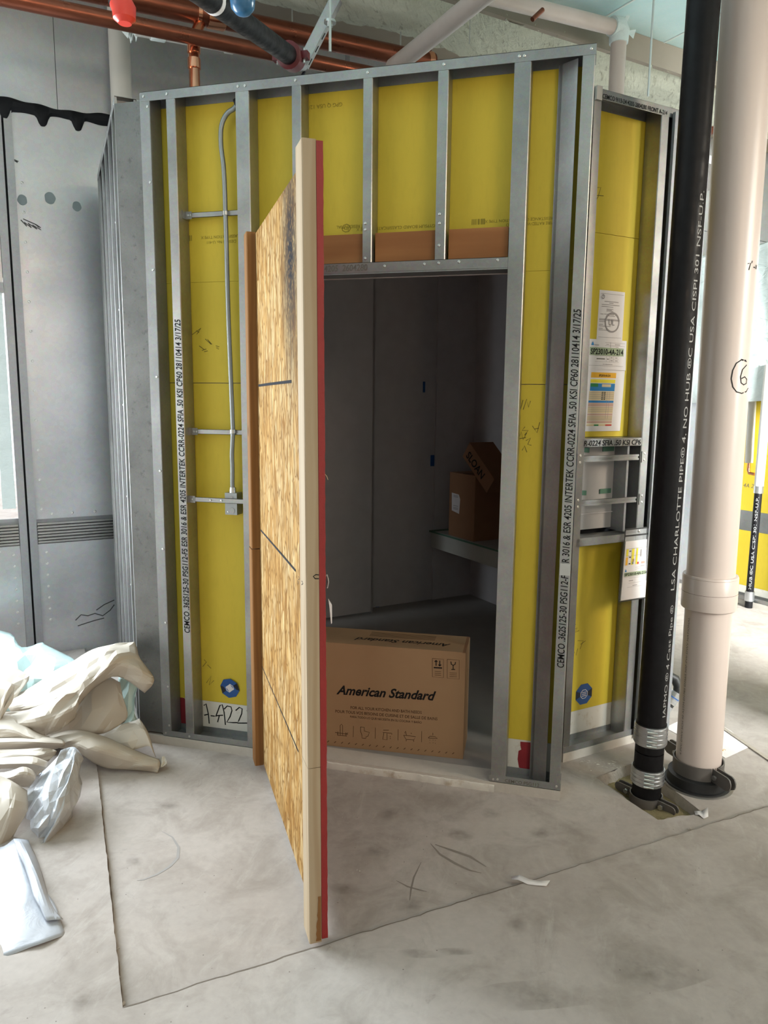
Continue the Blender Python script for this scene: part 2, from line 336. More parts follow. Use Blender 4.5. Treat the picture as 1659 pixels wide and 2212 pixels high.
for i in range(4): hj += jag(HOLE[i], HOLE[(i+1) % 4], 9, .006, 10+i)[:-1]
ed = loop_edges(bm, outer)+loop_edges(bm, hj); bmesh.ops.triangle_fill(bm, use_beauty=True, edges=ed)
bmesh.ops.delete(bm, geom=[f for f in bm.faces if all((v.co-Vector((0, 0, 0))).length < 3 for v in f.verts) and all(any((v.co-h).length < 1e-5 for h in hj) for v in f.verts)], context='FACES_ONLY')
k = {}
mbf = MB(); idx = {}
for v in bm.verts: idx[v] = len(mbf.v); mbf.v.append(v.co.copy())
for f in bm.faces: mbf.f.append(tuple(idx[v] for v in f.verts))
bm.free()
low = mbf.build('sunken_slab', 'concrete', fl, 0)
for p in low.data.polygons:
    if p.normal.z < 0: p.flip()
m = MB(); hb = [p+(Vector((2.26, .17, 0))-p).normalized()*.012+Vector((0, 0, -.055)) for p in hj]; q = len(hj)
m.add([p.copy() for p in hj]+hb, [(i, (i+1) % q, (i+1) % q+q, i+q) for i in range(q)]); m.build('cut_edge', 'rubble', fl)
sn = MB(); cc = Vector((2.26, .17, -.03)); G = 34
c4 = [HOLE[i].copy() for i in range(4)]
for i in range(G+1):
    for j in range(G+1):
        a = c4[0].lerp(c4[1], i/G); b = c4[3].lerp(c4[2], i/G); p = a.lerp(b, j/G)
        sn.v.append(Vector((p.x, p.y, -.048+.022*math.exp(-((i/G-.55)**2+(j/G-.85)**2)*9)+random.uniform(-.003, .003))))
for i in range(G):
    for j in range(G): a = i*(G+1)+j; sn.f.append((a, a+1, a+G+2, a+G+1))
tag(sn.build('sand_bed', 'sand', fl), 'tan sand filling the square floor cut-out', kind='stuff')
MB().box(1.8, 2.7, -.3, .7, -.30, -.056).build('sub_slab', 'rubble', fl)
STEP = .018
def raised(edge, far, name):
    m = MB(); pts = [p+Vector((0, 0, STEP)) for p in edge]+[Vector((*p[:2], STEP)) for p in far]
    bm = bmesh.new(); es = loop_edges(bm, pts); bmesh.ops.triangle_fill(bm, use_beauty=True, edges=es); ix = {}
    for v in bm.verts: ix[v] = len(m.v); m.v.append(v.co.copy())
    for f in bm.faces: m.f.append(tuple(ix[v] for v in f.verts))
    bm.free(); k = len(m.v); q = len(edge); m.v += [p+Vector((0, 0, STEP)) for p in edge]+[p+Vector((0, 0, -.004)) for p in edge]
    m.f += [(k+i, k+i+1, k+i+1+q, k+i+q) for i in range(q-1)]
    o = m.build(name, 'concrete', fl, 30)
    for p in o.data.polygons:
        if abs(p.normal.z) > .9 and p.normal.z < 0: p.flip()
    return o
raised(list(reversed(e1))+e2[1:], [(11, J1.y+2, 0), (11, -9, 0), (-9, -9, 0), (-9, 11, 0), (J0.x-.5, 11, 0)], 'raised_slab')
def shadeline(pts, wd, seed, m, sa_=1.0, sb_=.1, zc_=.0012):
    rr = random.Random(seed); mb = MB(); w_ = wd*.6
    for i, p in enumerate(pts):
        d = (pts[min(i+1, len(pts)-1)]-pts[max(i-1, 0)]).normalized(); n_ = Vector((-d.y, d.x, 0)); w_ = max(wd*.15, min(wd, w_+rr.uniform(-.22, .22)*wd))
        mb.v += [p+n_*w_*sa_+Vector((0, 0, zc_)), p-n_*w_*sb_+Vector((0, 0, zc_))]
    mb.f = [(2*i, 2*i+1, 2*i+3, 2*i+2) for i in range(len(pts)-1)]; return mb.build('joint_shade', m, fl, 0)
shadeline(e2[:150], .004, 6, 'step_shade', .2, 1.0, STEP+.0007); shadeline([p.copy() for p in reversed(e1[:110])], .008, 9, 'step_shade', 1.0, .2)  # dark ribbons along the slab joints paint the shade line of the step
m = MB()                                     # crumbled edge of the joint
for i in range(60):
    s = random.random()**1.6; p = JC.lerp(JA, s*.75)+Vector((random.uniform(-.03, .0), random.uniform(-.02, .015), STEP*.6)); r_ = random.uniform(.003, .011)*(1.3-s)
    vs = [p+Vector((random.uniform(-1, 1), random.uniform(-1, 1), random.uniform(-.3, .6)))*r_ for _ in range(5)]
    m.add(vs, [(0, 1, 2), (0, 2, 3), (0, 3, 4), (0, 1, 4), (1, 2, 4), (2, 3, 4)])
tag(m.build('crumbled_edge', 'rubble', fl), 'crumbs of broken concrete along the slab joint', kind='stuff')
m = MB()
gv = [Zp(1566, 1577), Zp(1659, 1641)]; gd = (gv[1]-gv[0]).normalized(); gn = Vector((-gd.y, gd.x, 0))
a, b = gv[0]-gd*.9, gv[1]+gd*1.5
m.slab([a-gn*.011, b-gn*.011, b+gn*.011, a+gn*.011], (0, 0, .006)); m.build('floor_joint_filler', 'rubble', fl)
def onfloor(px): 
    return [Zp(x, y, .0006) for x, y in px]
def scuff(px, wd, mname):
    pts = onfloor(px); m = MB(); k = 0
    for i, p in enumerate(pts):
        d = (pts[min(i+1, len(pts)-1)]-pts[max(i-1, 0)]).normalized(); s = wd*math.sin(math.pi*(i+.35)/(len(pts)-.3))
        m.v += [p+Vector((-d.y, d.x, 0))*s/2, p-Vector((-d.y, d.x, 0))*s/2]
    m.f = [(2*i, 2*i+1, 2*i+3, 2*i+2) for i in range(len(pts)-1)]; return m.build('scuff_mark', mname, fl, 0)
plain('floor_scuff', (.33, .31, .30), .8); plain('floor_scuff_dark', (.26, .225, .20), .8)
scuff([(348, 1795), (372, 1808), (386, 1830), (384, 1853), (366, 1872), (340, 1888), (310, 1900), (296, 1902)], .012, 'floor_scuff')
scuff([(930, 1822), (950, 1845), (985, 1866), (1015, 1880), (1040, 1886)], .012, 'floor_scuff_dark')
scuff([(940, 1824), (980, 1838), (1015, 1850), (1050, 1872)], .014, 'floor_scuff_dark')
scuff([(910, 1862), (894, 1895), (888, 1920), (885, 1945)], .007, 'floor_scuff_dark')
scuff([(856, 1902), (880, 1915), (905, 1922), (922, 1926)], .008, 'floor_scuff_dark')

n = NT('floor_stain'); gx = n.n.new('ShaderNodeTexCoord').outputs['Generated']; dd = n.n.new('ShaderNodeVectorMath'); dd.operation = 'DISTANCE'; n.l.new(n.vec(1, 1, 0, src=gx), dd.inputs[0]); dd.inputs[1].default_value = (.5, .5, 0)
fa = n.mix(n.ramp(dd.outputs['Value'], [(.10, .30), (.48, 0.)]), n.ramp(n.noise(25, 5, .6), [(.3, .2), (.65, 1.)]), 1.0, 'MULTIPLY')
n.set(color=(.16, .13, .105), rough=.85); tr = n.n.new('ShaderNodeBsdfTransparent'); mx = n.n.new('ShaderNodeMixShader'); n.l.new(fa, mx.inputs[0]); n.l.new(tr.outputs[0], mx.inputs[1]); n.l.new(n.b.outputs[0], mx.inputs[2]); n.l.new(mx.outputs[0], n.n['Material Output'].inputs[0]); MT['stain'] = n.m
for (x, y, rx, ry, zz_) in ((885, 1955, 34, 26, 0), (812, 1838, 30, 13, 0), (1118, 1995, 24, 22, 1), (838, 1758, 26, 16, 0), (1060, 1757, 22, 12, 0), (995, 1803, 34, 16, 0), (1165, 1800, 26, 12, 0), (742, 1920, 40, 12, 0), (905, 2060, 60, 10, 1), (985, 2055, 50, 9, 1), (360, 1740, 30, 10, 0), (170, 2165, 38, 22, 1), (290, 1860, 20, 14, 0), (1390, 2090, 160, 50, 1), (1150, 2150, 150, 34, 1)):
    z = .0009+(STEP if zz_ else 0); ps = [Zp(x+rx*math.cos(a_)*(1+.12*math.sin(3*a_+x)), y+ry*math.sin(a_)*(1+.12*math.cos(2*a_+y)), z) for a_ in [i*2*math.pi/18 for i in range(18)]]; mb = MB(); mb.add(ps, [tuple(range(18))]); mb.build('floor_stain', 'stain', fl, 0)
# ---- ceiling: pale metal deck laid in sheets, and a fireproofed spandrel beam along the curtain wall
ce = thing('ceiling', (2, 2, 4.2), 'pale teal metal ceiling deck with thin white seams', kind='structure')
T_ = lambda u, v, z: U*u+NN*v+Vector((0, 0, z))
for i in range(-6, 12):
    u0 = i*.62; MB(T_).box(u0+.004, u0+.616, -6.5, .50, 4.2, 4.23).build('deck_sheet', 'deck_steel', ce)
    MB(T_).box(u0-.006, u0+.006, -6.5, .50, 4.194, 4.215).build('seam_strip', 'white_line', ce)
sl = MB(T_); sl.box(-9, 14, -8, 4, 4.235, 4.4); sl.build('concrete_slab', 'beamface', ce)
be = thing('trim_1', T_(2, .8, 4.05), 'wide beam with rough cream fireproofing below the ceiling deck', kind='structure')
m = MB(); NU, NVb = 260, 22
for i in range(NU+1):
    u = -4+i*12/NU
    for j in range(NVb+1):
        v = .50+j*.665/NVb; rr = random.Random(i*131+j)
        z = 4.05+.02*math.sin(u*3.1+v*7)+rr.uniform(-.007, .007)+(-.03 if j in (0, 1) else 0)*0+(.05*(j/NVb)**6)
        ragged = (rr.uniform(-.02, .025)+.02*math.sin(u*9)) if j == NVb else 0
        m.v.append(T_(u, v+ragged, z))
for i in range(NU):
    for j in range(NVb): a = i*(NVb+1)+j; m.f.append((a, a+1, a+NVb+2, a+NVb+1))
k = len(m.v)
for i in range(NU+1): m.v.append(T_(-4+i*12/NU, 1.18, 4.25))
for i in range(NU): a = i*(NVb+1)+NVb; m.f.append((a, a+NVb+1, k+i+1, k+i))
m.build('fireproofing', 'fireproof', be, 60)
MB(T_).box(-4, 8, .478, .515, 4.03, 4.198).build('near_face', 'beamface', be)
MB(T_).box(-4, 8, .49, 1.15, 4.12, 4.22).build('beam_core', 'beamface', be)
m = MB()
for i in range(90):
    u = random.uniform(.5, 4.5); p = T_(u, .49+random.uniform(-.01, .02), 4.045+random.uniform(-.02, .01)); r_ = random.uniform(.008, .022)
    vs = [p+Vector((random.uniform(-1, 1), random.uniform(-1, 1), random.uniform(-1, 1)))*r_ for _ in range(5)]
    m.add(vs, [(0, 1, 2), (0, 2, 3), (0, 3, 4), (0, 1, 4), (1, 2, 4), (2, 3, 4)])
tag(m.build('fireproofing_crumbs', 'fireproof', be), 'ragged crumbs of fireproofing along the beam edge', kind='stuff')

# ---- curtain wall behind everything
cw0 = 0
cw = thing('wall_back', CW(0, 0, 0), 'grey galvanized sheet metal curtain wall panels with rivets', kind='structure')
tm = -.505
zb0, zb1 = .755, .892
BL = [(0, 0, 213, 42), (22, 0, 214, 40), (45, 0, 219, 26), (80, 0, 223, 24), (100, 0, 225, 26), (140, 0, 229, 30), (165, 0, 236, 26), (182, 0, 246, 14), (215, 0, 251, 14), (240, 0, 258, 16)]
def cbox(t0, t1, d0, d1, z0, z1): return MB(CW).box(t0, t1, d0, d1, z0, z1)
cbox(tm+.05, 12, -.03, 0, zb1+.02, 3.36).build('upper_panel', 'panel_steel', cw)
cbox(tm+.05, 12, -.03, .0, 0, zb0-.005).build('lower_panel', 'panel_steel', cw)
for t0, t1 in ((-5, -.2), (-.197, 1.74), (1.746, 3.4), (3.406, 12)): cbox(t0, t1, -.035, -.012, 3.37, 5.0).build('top_panel', 'panel_steel', cw)
cbox(-5.2, 12, -.08, -.05, 2.4, 4.9).build('backing_sheet', 'mullion_steel', cw); cbox(tm-.045, 12, -.08, -.05, 0, 2.4).build('backing_sheet', 'mullion_steel', cw); cbox(-5.2, tm-.05, -.08, -.05, 0, zb1-.02).build('backing_sheet', 'mullion_steel', cw)
cbox(1.735, 1.765, -.012, -.004, 3.37, 4.6).build('panel_joint', 'mullion_steel', cw)
cbox(tm-.05, tm-.006, -.03, .012, 0, 3.36).build('mullion_leaf', 'mullion_steel', cw); cbox(tm+.006, tm+.05, -.03, .012, 0, 3.36).build('mullion_leaf', 'mullion_steel', cw)
cbox(tm-.006, tm+.006, -.04, -.01, 0, 3.36).build('mullion_gap', 'black_seal', cw)
for i in range(7):
    z = zb0+.004+i*.0195; cbox(tm+.055, 4.5, -.02, .010+.006*(i % 2), z, z+.011).build('transom_rib', 'galv', cw)
    cbox(-5, tm-.055, -.02, .010+.006*(i % 2), z, z+.011).build('transom_rib', 'galv', cw)
cbox(-5, 6.5, -.035, -.018, zb0-.03, zb1+.03).build('transom_back', 'mullion_steel', cw)
cbox(-5, tm-.052, -.03, 0, 0, zb0-.005).build('lower_panel', 'panel_steel', cw)
cbox(-5, tm-.052, -.03, 0, 2.33, 3.36).build('upper_panel', 'panel_steel', cw)
# black sealant smeared along the top joint
m = MB(); tp = []
for i in range(150):
    t = -1.2+i*1.6/149; hh = .060+.012*math.sin(t*11)+.008*math.sin(t*37); dip = sum(a_*math.exp(-((t-c)/.030)**4) for c, a_ in ((CWp(8, 240)[0], .07), (CWp(92, 250)[0], .055), (CWp(168, 262)[0], .06)))
    if t > .1: hh *= max(.45, 1-(t-.1)*2)
    zc = 3.385+.01*math.sin(t*5)-(t-.1)*.03*(t > .1); tp.append((t, zc-hh/2-dip, zc+hh/2))
for t, a, b in tp:
    m.v += [CW(t, .002, a), CW(t, .022, (a*.7+b*.3)), CW(t, .022, (a*.3+b*.7)), CW(t, .002, b)]
for i in range(len(tp)-1):
    for j in range(3): a = i*4+j; m.f.append((a, a+1, a+5, a+4))
m.build('black_sealant', 'black_seal', cw)
MB(CW).box(-.60, -.575, 0, .015, 3.13, 3.37).build('black_sealant', 'black_seal', cw)
def cwmark(px, mname, name='marker_scribble', wd=.006):
    ln = [[CWp(*p) for p in l] for l in px]; flat(strokes2d(ln, wd), lambda u, v: CW(u, .0012, v), name, mname, cw)
for (x, y, r_) in ((48, 432, .027), (108, 428, .031), (166, 446, .026)):
    t, z = CWp(x, y); pts = [(t+r_*(1+.06*math.sin(5*a+x))*math.cos(a), z+r_*1.15*math.sin(a)) for a in [i*2*math.pi/20 for i in range(20)]]
    flat((pts, [tuple(range(20))]), lambda u, v: CW(u, .001, v), 'primer_patch', 'primer_patch', cw)
cwmark([[(24, 342), (40, 349), (27, 346), (38, 351)], [(45, 475), (58, 489), (52, 480), (68, 492), (60, 482), (80, 495), (70, 486), (89, 497), (76, 484), (85, 490)], [(50, 473), (75, 484), (88, 492)]], 'scuff')
cwmark([[(163, 1340), (175, 1328), (190, 1330), (205, 1325), (222, 1330), (238, 1318), (247, 1306)], [(168, 1352), (186, 1346), (205, 1340), (225, 1335)], [(208, 1318), (225, 1306), (247, 1296)]], 'scuff', 'grey_smear', .007)
nrm = -NN
for i in range(12): t, z = CWp(27+i*2.6, 392+i*64.5); screw(CW(tm+.085, 0, z), nrm, cw, .009, 'rivet')
for t in (-.36, -.24, -.1, .05, .2, .4): screw(CW(t, 0, zb1+.05), nrm, cw, .009, 'rivet')
for i in range(7): screw(CW(tm+.10, 0, zb0-.06-i*.075), nrm, cw, .009, 'rivet'); screw(CW(tm-.09, 0, zb0-.06-i*.075), nrm, cw, .009, 'rivet')
screw(CW(tm-.17, 0, zb0-.035), nrm, cw, .009, 'rivet')
wn = thing('window_1', CW(-2.5, 0, zb1), 'bright white window pane in the curtain wall', kind='structure')
MB(CW).box(-5, tm-.09, -.022, -.016, zb1+.01, 2.33).build('pane', 'glass', wn)
for t in (-2.0, -3.5): MB(CW).box(t-.03, t+.03, -.03, .02, zb1, 2.33).build('window_bar', 'mullion_steel', wn)
MB(CW).box(tm-.135, tm-.06, -.004, .004, .99, 2.33).build('protective_film', 'sheet', wn)
MB(CW).box(-5, tm-.052, -.02, .02, 2.30, 2.36).build('window_head', 'mullion_steel', wn)

# ================================================================== STEEL FRAMED POD
X = lambda o: o*S
wf = thing('wall_front', (0, 0, TB), 'front wall of galvanized steel studs over yellow sheathing with a doorway', kind='structure')
MB().box(-.10, X(1.483), -.004, .11, 0, TB-.001).build('base_strip', 'base', wf)
m = MB(); seg = 60                                        # torn gypsum edge under the doorway
for i in range(seg+1):
    x = .56+i*(1.62-.56)/seg; r_ = random.uniform(-.004, .004)
    m.v += [Vector((x, -.012+r_*.6, 0)), Vector((x, -.013+r_, .016)), Vector((x, -.010+r_, .030+r_*.5)), Vector((x, .02, .034))]
for i in range(seg):
    for j in range(3): a = i*4+j; m.f.append((a, a+1, a+5, a+4))
m.build('torn_sill', 'gypsum', wf)
YB, SEAM = .208, 1.755
def brd(x0, x1, z0, z1, m='yellow', name='sheathing_board', y0=.0935, y1=.108): return MB().box(x0, x1, y0, y1, z0, z1).build(name, m, wf)
OX0, OX1 = X(.43), X(1.252); HZ = 2.205
brd(-.10, OX0, YB, SEAM-.0015); brd(-.10, X(1.48), SEAM+.0015 if False else HZ, H-.004); brd(-.10, OX0, SEAM+.0015, HZ-.001)
brd(OX1, X(1.48), YB, SEAM-.0015); brd(OX1, X(1.48), SEAM+.0015, HZ-.001)
brd(-.10, OX0, TB+.002, YB-.001, 'gypsum', 'gypsum_strip', .0945, .112); brd(OX1, X(1.48), TB+.002, YB-.001, 'gypsum', 'gypsum_strip', .0945, .112)
FL = []
def stud(x0, x1, z0=TB+.002, z1=H-.003, mname='galv', web='R'):
    o = cstud(FW, x0, x1, z0, z1, web=web).build('stud', mname, wf); return o
s1 = stud(X(.096), X(.129)); s2 = stud(X(.350), X(.397))
stud(X(.547), X(.578), HZ+.002); stud(X(.786), X(.816), HZ+.002); stud(X(1.023), X(1.055), HZ+.002)
s6 = stud(X(1.252), X(1.301)); s8 = stud(X(1.447), X(1.482))
stud(-.005, X(.034), TB+.002, H-.003, 'galv_track')
# corner stud turned towards the right-hand wall, seen through the last bay
ca = R(-33)
def CT(x, y, z): return Vector((1.765+x*math.cos(ca)-y*math.sin(ca), .072+x*math.sin(ca)+y*math.cos(ca), z))
cstud(CT, 0, .016, TB+.004, H-.034, depth=.095, web='L', y0=0).build('corner_stud', 'galv_track', wf)
MB(CT).box(-.002, .084, .0, .0016, TB+.004, H-.034).build('corner_stud_web', 'galv_track', wf)
htrack(FW, 0, X(1.484), H, up=False, leg=.038).build('top_track', 'galv_track', wf)
bt1 = htrack(FW, 0, X(.425), TB, leg=.030).build('bottom_track', 'galv_track', wf); bt2 = htrack(FW, X(1.246), X(1.484), TB, leg=.032).build('bottom_track', 'galv_track', wf)
hd = htrack(FW, X(.397), X(1.2515), 2.246, up=False, leg=.040).build('header_track', 'galv', wf)
MB().box(X(.397), X(1.2515), .0, .093, 2.200, 2.2055).build('header_soffit', 'galv_track', wf)
# wide closure plate at the left corner
cp = MB().box(-.131, X(.034), .0008, .0026, .018+TB*.9, H-.034).build('corner_plate', 'galv_plate', wf)
for z in (2.93, 2.62, 2.25, 1.78, 1.35, .98, .62, .30, .10): screw((X(.025), -.0, z), (0, -1, 0), wf)
for xx in (.012, .1, .36, .385, .56, .80, 1.04, 1.265, 1.28, 1.47): screw((X(xx), -.002, H-.018), (0, -1, 0), wf)
for xx, z in ((.795, 2.40), (.795, 2.375), (.795, 2.262), (1.036, 2.42), (1.036, 2.385), (1.036, 2.30), (.86, 2.228), (.99, 2.23), (1.036, 2.232), (1.10, 2.234), (1.22, 2.235), (1.26, .055), (1.275, .057), (1.47, .062), (.01, .06), (.11, .058), (.41, .06)):
    screw((X(xx), -.0015, z), (0, -1, 0), wf)
for (a, b) in ((.60, .783), (.822, 1.018), (1.062, 1.248)):
    MB().box(X(a), X(b), .028, .066, 2.248, 2.366).build('wood_block', 'pine_block', wf)
# stencilled lettering
STX = 'CEMCO .362S125-30 PSG112-F5 ESR 3016 & ESR 4205 INTERTEK CCRR-0224 SFIA .50 KSI CP60 28110414 3/17/25'
def stencil(parent, xr, z0, z1, size, body=STX, T=FW, wd=.9):
    v = text2d(body, size, .12, .012, 1.0); L = max(p[0] for p in v[0])
    flat(v, lambda u, q: T(xr-q, -.0012, z0+u*(z1-z0)/L), 'stencilled_lettering', 'ink', parent)
stencil(s1, X(.129)-.006, Yp(405, 1368).z, Yp(382, 690).z, .040)
stencil(s8, X(1.482)-.008, Yp(1208, 1443).z, Yp(1246, 668).z, .040)
v = text2d('4205  2604280', .040, .1, .01); flat(v, lambda u, q: Vector((X(.655)+u*.78, -.0024, 2.214+q*.9)), 'stencilled_lettering', 'ink_grey', hd)
v = text2d('CEMCO PSG112', .030, 0, .01); flat(v, lambda u, q: Vector((X(1.30)+u*.7, -.0024, TB+.006+q*.7)), 'stencilled_lettering', 'ink_grey', bt2)
# print and marker on the yellow boards
def onboard(body, px, py, size, rot=0, m='ink_faint', parent=None, off=0.0, mirror=1, shear=0):
    o = Yp(px, py, .093); v = text2d(body, size, shear, off); c, s_ = math.cos(R(rot)), math.sin(R(rot))
    return flat(v, lambda u, q: Vector((o.x+mirror*u*c-q*s_, .0928, o.z+u*s_*mirror+q*c)), 'board_print', m, parent or wf)
onboard('GPG Q USA 12/19/24', 740, 221, .022, 180)
onboard('RESISTANCE CLASSIFICATION TYPE X', 1195, 468, .016, 180); onboard('FIRE RATED WALLBOARD', 1195, 478, .016, 180)
onboard('GYPSUM BOARD CLASSIFICATION TYPE X', 940, 484, .018, 180); onboard('TYPE RESIDENTIAL', 800, 484, .018, 180)
onboard('CLASSIFICATION TYPE X', 522, 506, .018, 180); onboard('DESIGN No. U-411', 510, 518, .018, 180)
def bars(px, py, nb, wd, hh):
    o = Yp(px, py, .093); vs, fs = [], []
    for i in range(nb):
        k = len(vs); x = i*wd/nb; ww = wd/nb*random.choice((.35, .5, .75)); vs += [(x, 0), (x+ww, 0), (x+ww, hh), (x, hh)]; fs.append((k, k+1, k+2, k+3))
    flat((vs, fs), lambda u, q: Vector((o.x+u, .0928, o.z+q)), 'bar_code', 'ink_faint', wf)
bars(1019, 486, 9, .055, .022); bars(400, 521, 7, .035, .024)
def hand(px, wd=.004, mname='ink', Y=.0927, name='marker_writing', parent=None):
    ln = [[(lambda p: (p.x, p.z))(Yp(*q, Y)) for q in l] for l in px]; return flat(strokes2d(ln, wd), lambda u, v: Vector((u, Y, v)), name, mname, parent or wf)
hand([[(739, 494), (742, 487), (749, 484), (755, 487), (757, 494), (753, 500), (746, 501), (740, 498), (739, 494)], [(744, 489), (744, 495), (749, 496), (749, 490)], [(752, 490), (752, 498)]], .003, 'ink_faint')
plain('pencil', (.16, .13, .03), .8, 0, .2)
hand([[(415, 723), (434, 709), (425, 722)], [(424, 714), (430, 718)], [(443, 732), (456, 744), (448, 733), (458, 744)], [(466, 747), (474, 749), (467, 752), (473, 754)], [(430, 747), (441, 755)], [(436, 757), (446, 754)], [(441, 760), (449, 758)]], .003, 'pencil')
hand([[(1124, 886), (1130, 864)], [(1130, 885), (1138, 862), (1142, 880), (1146, 866)], [(1134, 922), (1128, 930), (1141, 930), (1133, 940)], [(1120, 948), (1126, 933), (1130, 950), (1138, 935)], [(1122, 948), (1136, 945)], [(1150, 920), (1160, 935), (1166, 912)], [(1154, 927), (1164, 925)], [(1136, 952), (1146, 946), (1140, 960), (1148, 962)], [(1128, 973), (1133, 963), (1138, 977)]], .003, 'pencil')
hand([[(438, 1440), (446, 1430), (441, 1425)], [(448, 1436), (456, 1444)], [(446, 1475), (456, 1460), (452, 1480), (462, 1470)]], .003, 'pencil')
hand([[(440, 1524), (445, 1520), (450, 1542), (452, 1563)], [(441, 1545), (449, 1543)], [(455, 1546), (464, 1547)], [(466, 1548), (475, 1524), (480, 1522), (484, 1538), (487, 1566)], [(470, 1560), (474, 1545)], [(467, 1546), (482, 1545)], [(484, 1532), (491, 1525), (499, 1527), (501, 1535), (497, 1548), (490, 1560), (503, 1561), (513, 1561)], [(509, 1535), (517, 1528), (523, 1531), (522, 1542), (516, 1556), (513, 1562), (525, 1562), (538, 1562)], [(533, 1536), (545, 1530)]], .006, 'ink', .0938)
# red stains on the gypsum strip
def patch(px, Y, m, name): 
    pts = [Yp(x, y, Y) for x, y in px]; mb = MB(); mb.add(pts, [tuple(range(len(pts)))]); return mb.build(name, m, wf, 0)
patch([(389, 1506), (398, 1508), (404, 1514), (404, 1580), (393, 1578), (390, 1545)], .0938, 'redstain', 'red_stain')
patch([(1124, 1602), (1146, 1604), (1146, 1665), (1121, 1658), (1118, 1640), (1120, 1622), (1126, 1619), (1124, 1610)], .0938, 'redstain', 'red_stain')
# octagonal stickers
def octsticker(fn, r_, name, label, rot=0):
    o = fn(0, 0, 0); t = thing(name, o, label, 'sticker', 'blue octagonal stickers on the yellow boards')
    ov = [(r_*math.cos(R(22.5+45*i+rot)), r_*math.sin(R(22.5+45*i+rot))) for i in range(8)]
    mb = MB(); mb.add([fn(a, b, .001) for a, b in ov]+[fn(a, b, .0002) for a, b in ov], [tuple(range(8))]+[(i, (i+1) % 8, (i+1) % 8+8, i+8) for i in range(8)]); mb.build('label_face', 'blue_label', t, 0)
    for s_ in (0, 4):
        i = s_; flat(([ov[(i+7) % 8], ov[i], (ov[i][0]*.3, ov[i][1]*.3), (ov[(i+7) % 8][0]*.3, ov[(i+7) % 8][1]*.3)], [(0, 1, 2, 3)]), lambda a, b: fn(a, b, .0014), 'dark_wedge', 'navy_label', t)
    flat(([(x*.45, y*.45) for x, y in ov], [tuple(range(8))]), lambda a, b: fn(a, b, .0017), 'white_centre', 'paper', t)
    flat(([(x*.38, y*.38) for x, y in ov], [tuple(range(8))]), lambda a, b: fn(a, b, .002), 'centre_ring', 'blue_label', t)
    for j, yy in enumerate((.16, 0, -.16)): flat(([(-.24*r_, (yy-.035)*r_), (.24*r_, (yy-.035)*r_), (.24*r_, (yy+.035)*r_), (-.24*r_, (yy+.035)*r_)], [(0, 1, 2, 3)]), lambda a, b: fn(a, b, .0023), 'centre_print', 'paper', t)
    return t
o1 = Yp(497, 1486, .0935)
octsticker(lambda a, b, h: Vector((o1.x+a, .0933-h-max(0, b+a*.4)*.18, o1.z+b)), .052, 'sticker', 'blue octagonal sticker peeling off the yellow board left of the wooden door', 15)

# ---- left pod wall, seen at a grazing angle
wl = thing('wall_left', L0, 'left side wall of steel studs receding towards the sheet metal wall', kind='structure')
LL = 1.30; LI = lambda t, d, z: LW(t, -d, z)             # d inwards
MB(LI).box(0, LL, 0, .1, 0, TB).build('base_strip', 'base', wl)
for t in (.004, .17, .42, .67, .92, 1.17, LL-.04): cstud(LI, t, t+.04, TB+.002, H-.003, depth=.09).build('stud', 'galv', wl)
htrack(LI, 0, LL, TB).build('bottom_track', 'galv', wl); tt = htrack(LI, 0, LL, H, up=False).build('top_track', 'galv', wl)
MB(LI).box(.0, LL, .094, .108, TB+.002, H-.004).build('sheathing_board', 'panel_steel', wl)
for t in (.05, .2, .44, .7): screw(LW(t, .001, H-.016), LN, wl)
for z in (.3, .75, 1.2, 1.65, 2.1, 2.5): screw(LW(.19, .001, z), LN, wl)

# ---- right pod wall
wr = thing('wall_right', R0, 'right side wall of steel studs and yellow sheathing with a boxed-out opening', kind='structure')
RH = 2.972; RE = .56
MB(RW).box(0, RE, -.004, .11, 0, TB).build('base_strip', 'base', wr)
htrack(RW, 0, RE, TB, leg=.030).build('bottom_track', 'galv_track', wr); rtk = htrack(RW, 0, RE, RH, up=False, leg=.040).build('top_track', 'galv', wr)
r1 = cstud(RW, .0, .042, TB+.002, RH-.003).build('stud', 'galv', wr)
r2s = cstud(RW, .392, .438, TB+.002, RH-.003, web='L').build('stud', 'galv', wr); cstud(RW, .505, .545, TB+.002, RH-.003, web='L').build('stud', 'galv_track', wr)
def rbrd(t0, t1, z0, z1, m='yellow', name='sheathing_board', d0=.0935, d1=.108): return MB(RW).box(t0, t1, d0, d1, z0, z1).build(name, m, wr)
rbrd(0, .50, 2.43, RH-.003); rbrd(0, .50, 1.526, 2.428); rbrd(0, .50, .19, 1.05); rbrd(0, .50, TB+.002, .189, 'gypsum', 'gypsum_strip', .0945, .112)
MB(RW).box(.0, .03, -.012, .012, RH-.05, RH+.004).build('bent_tab', 'screw_steel', wr)
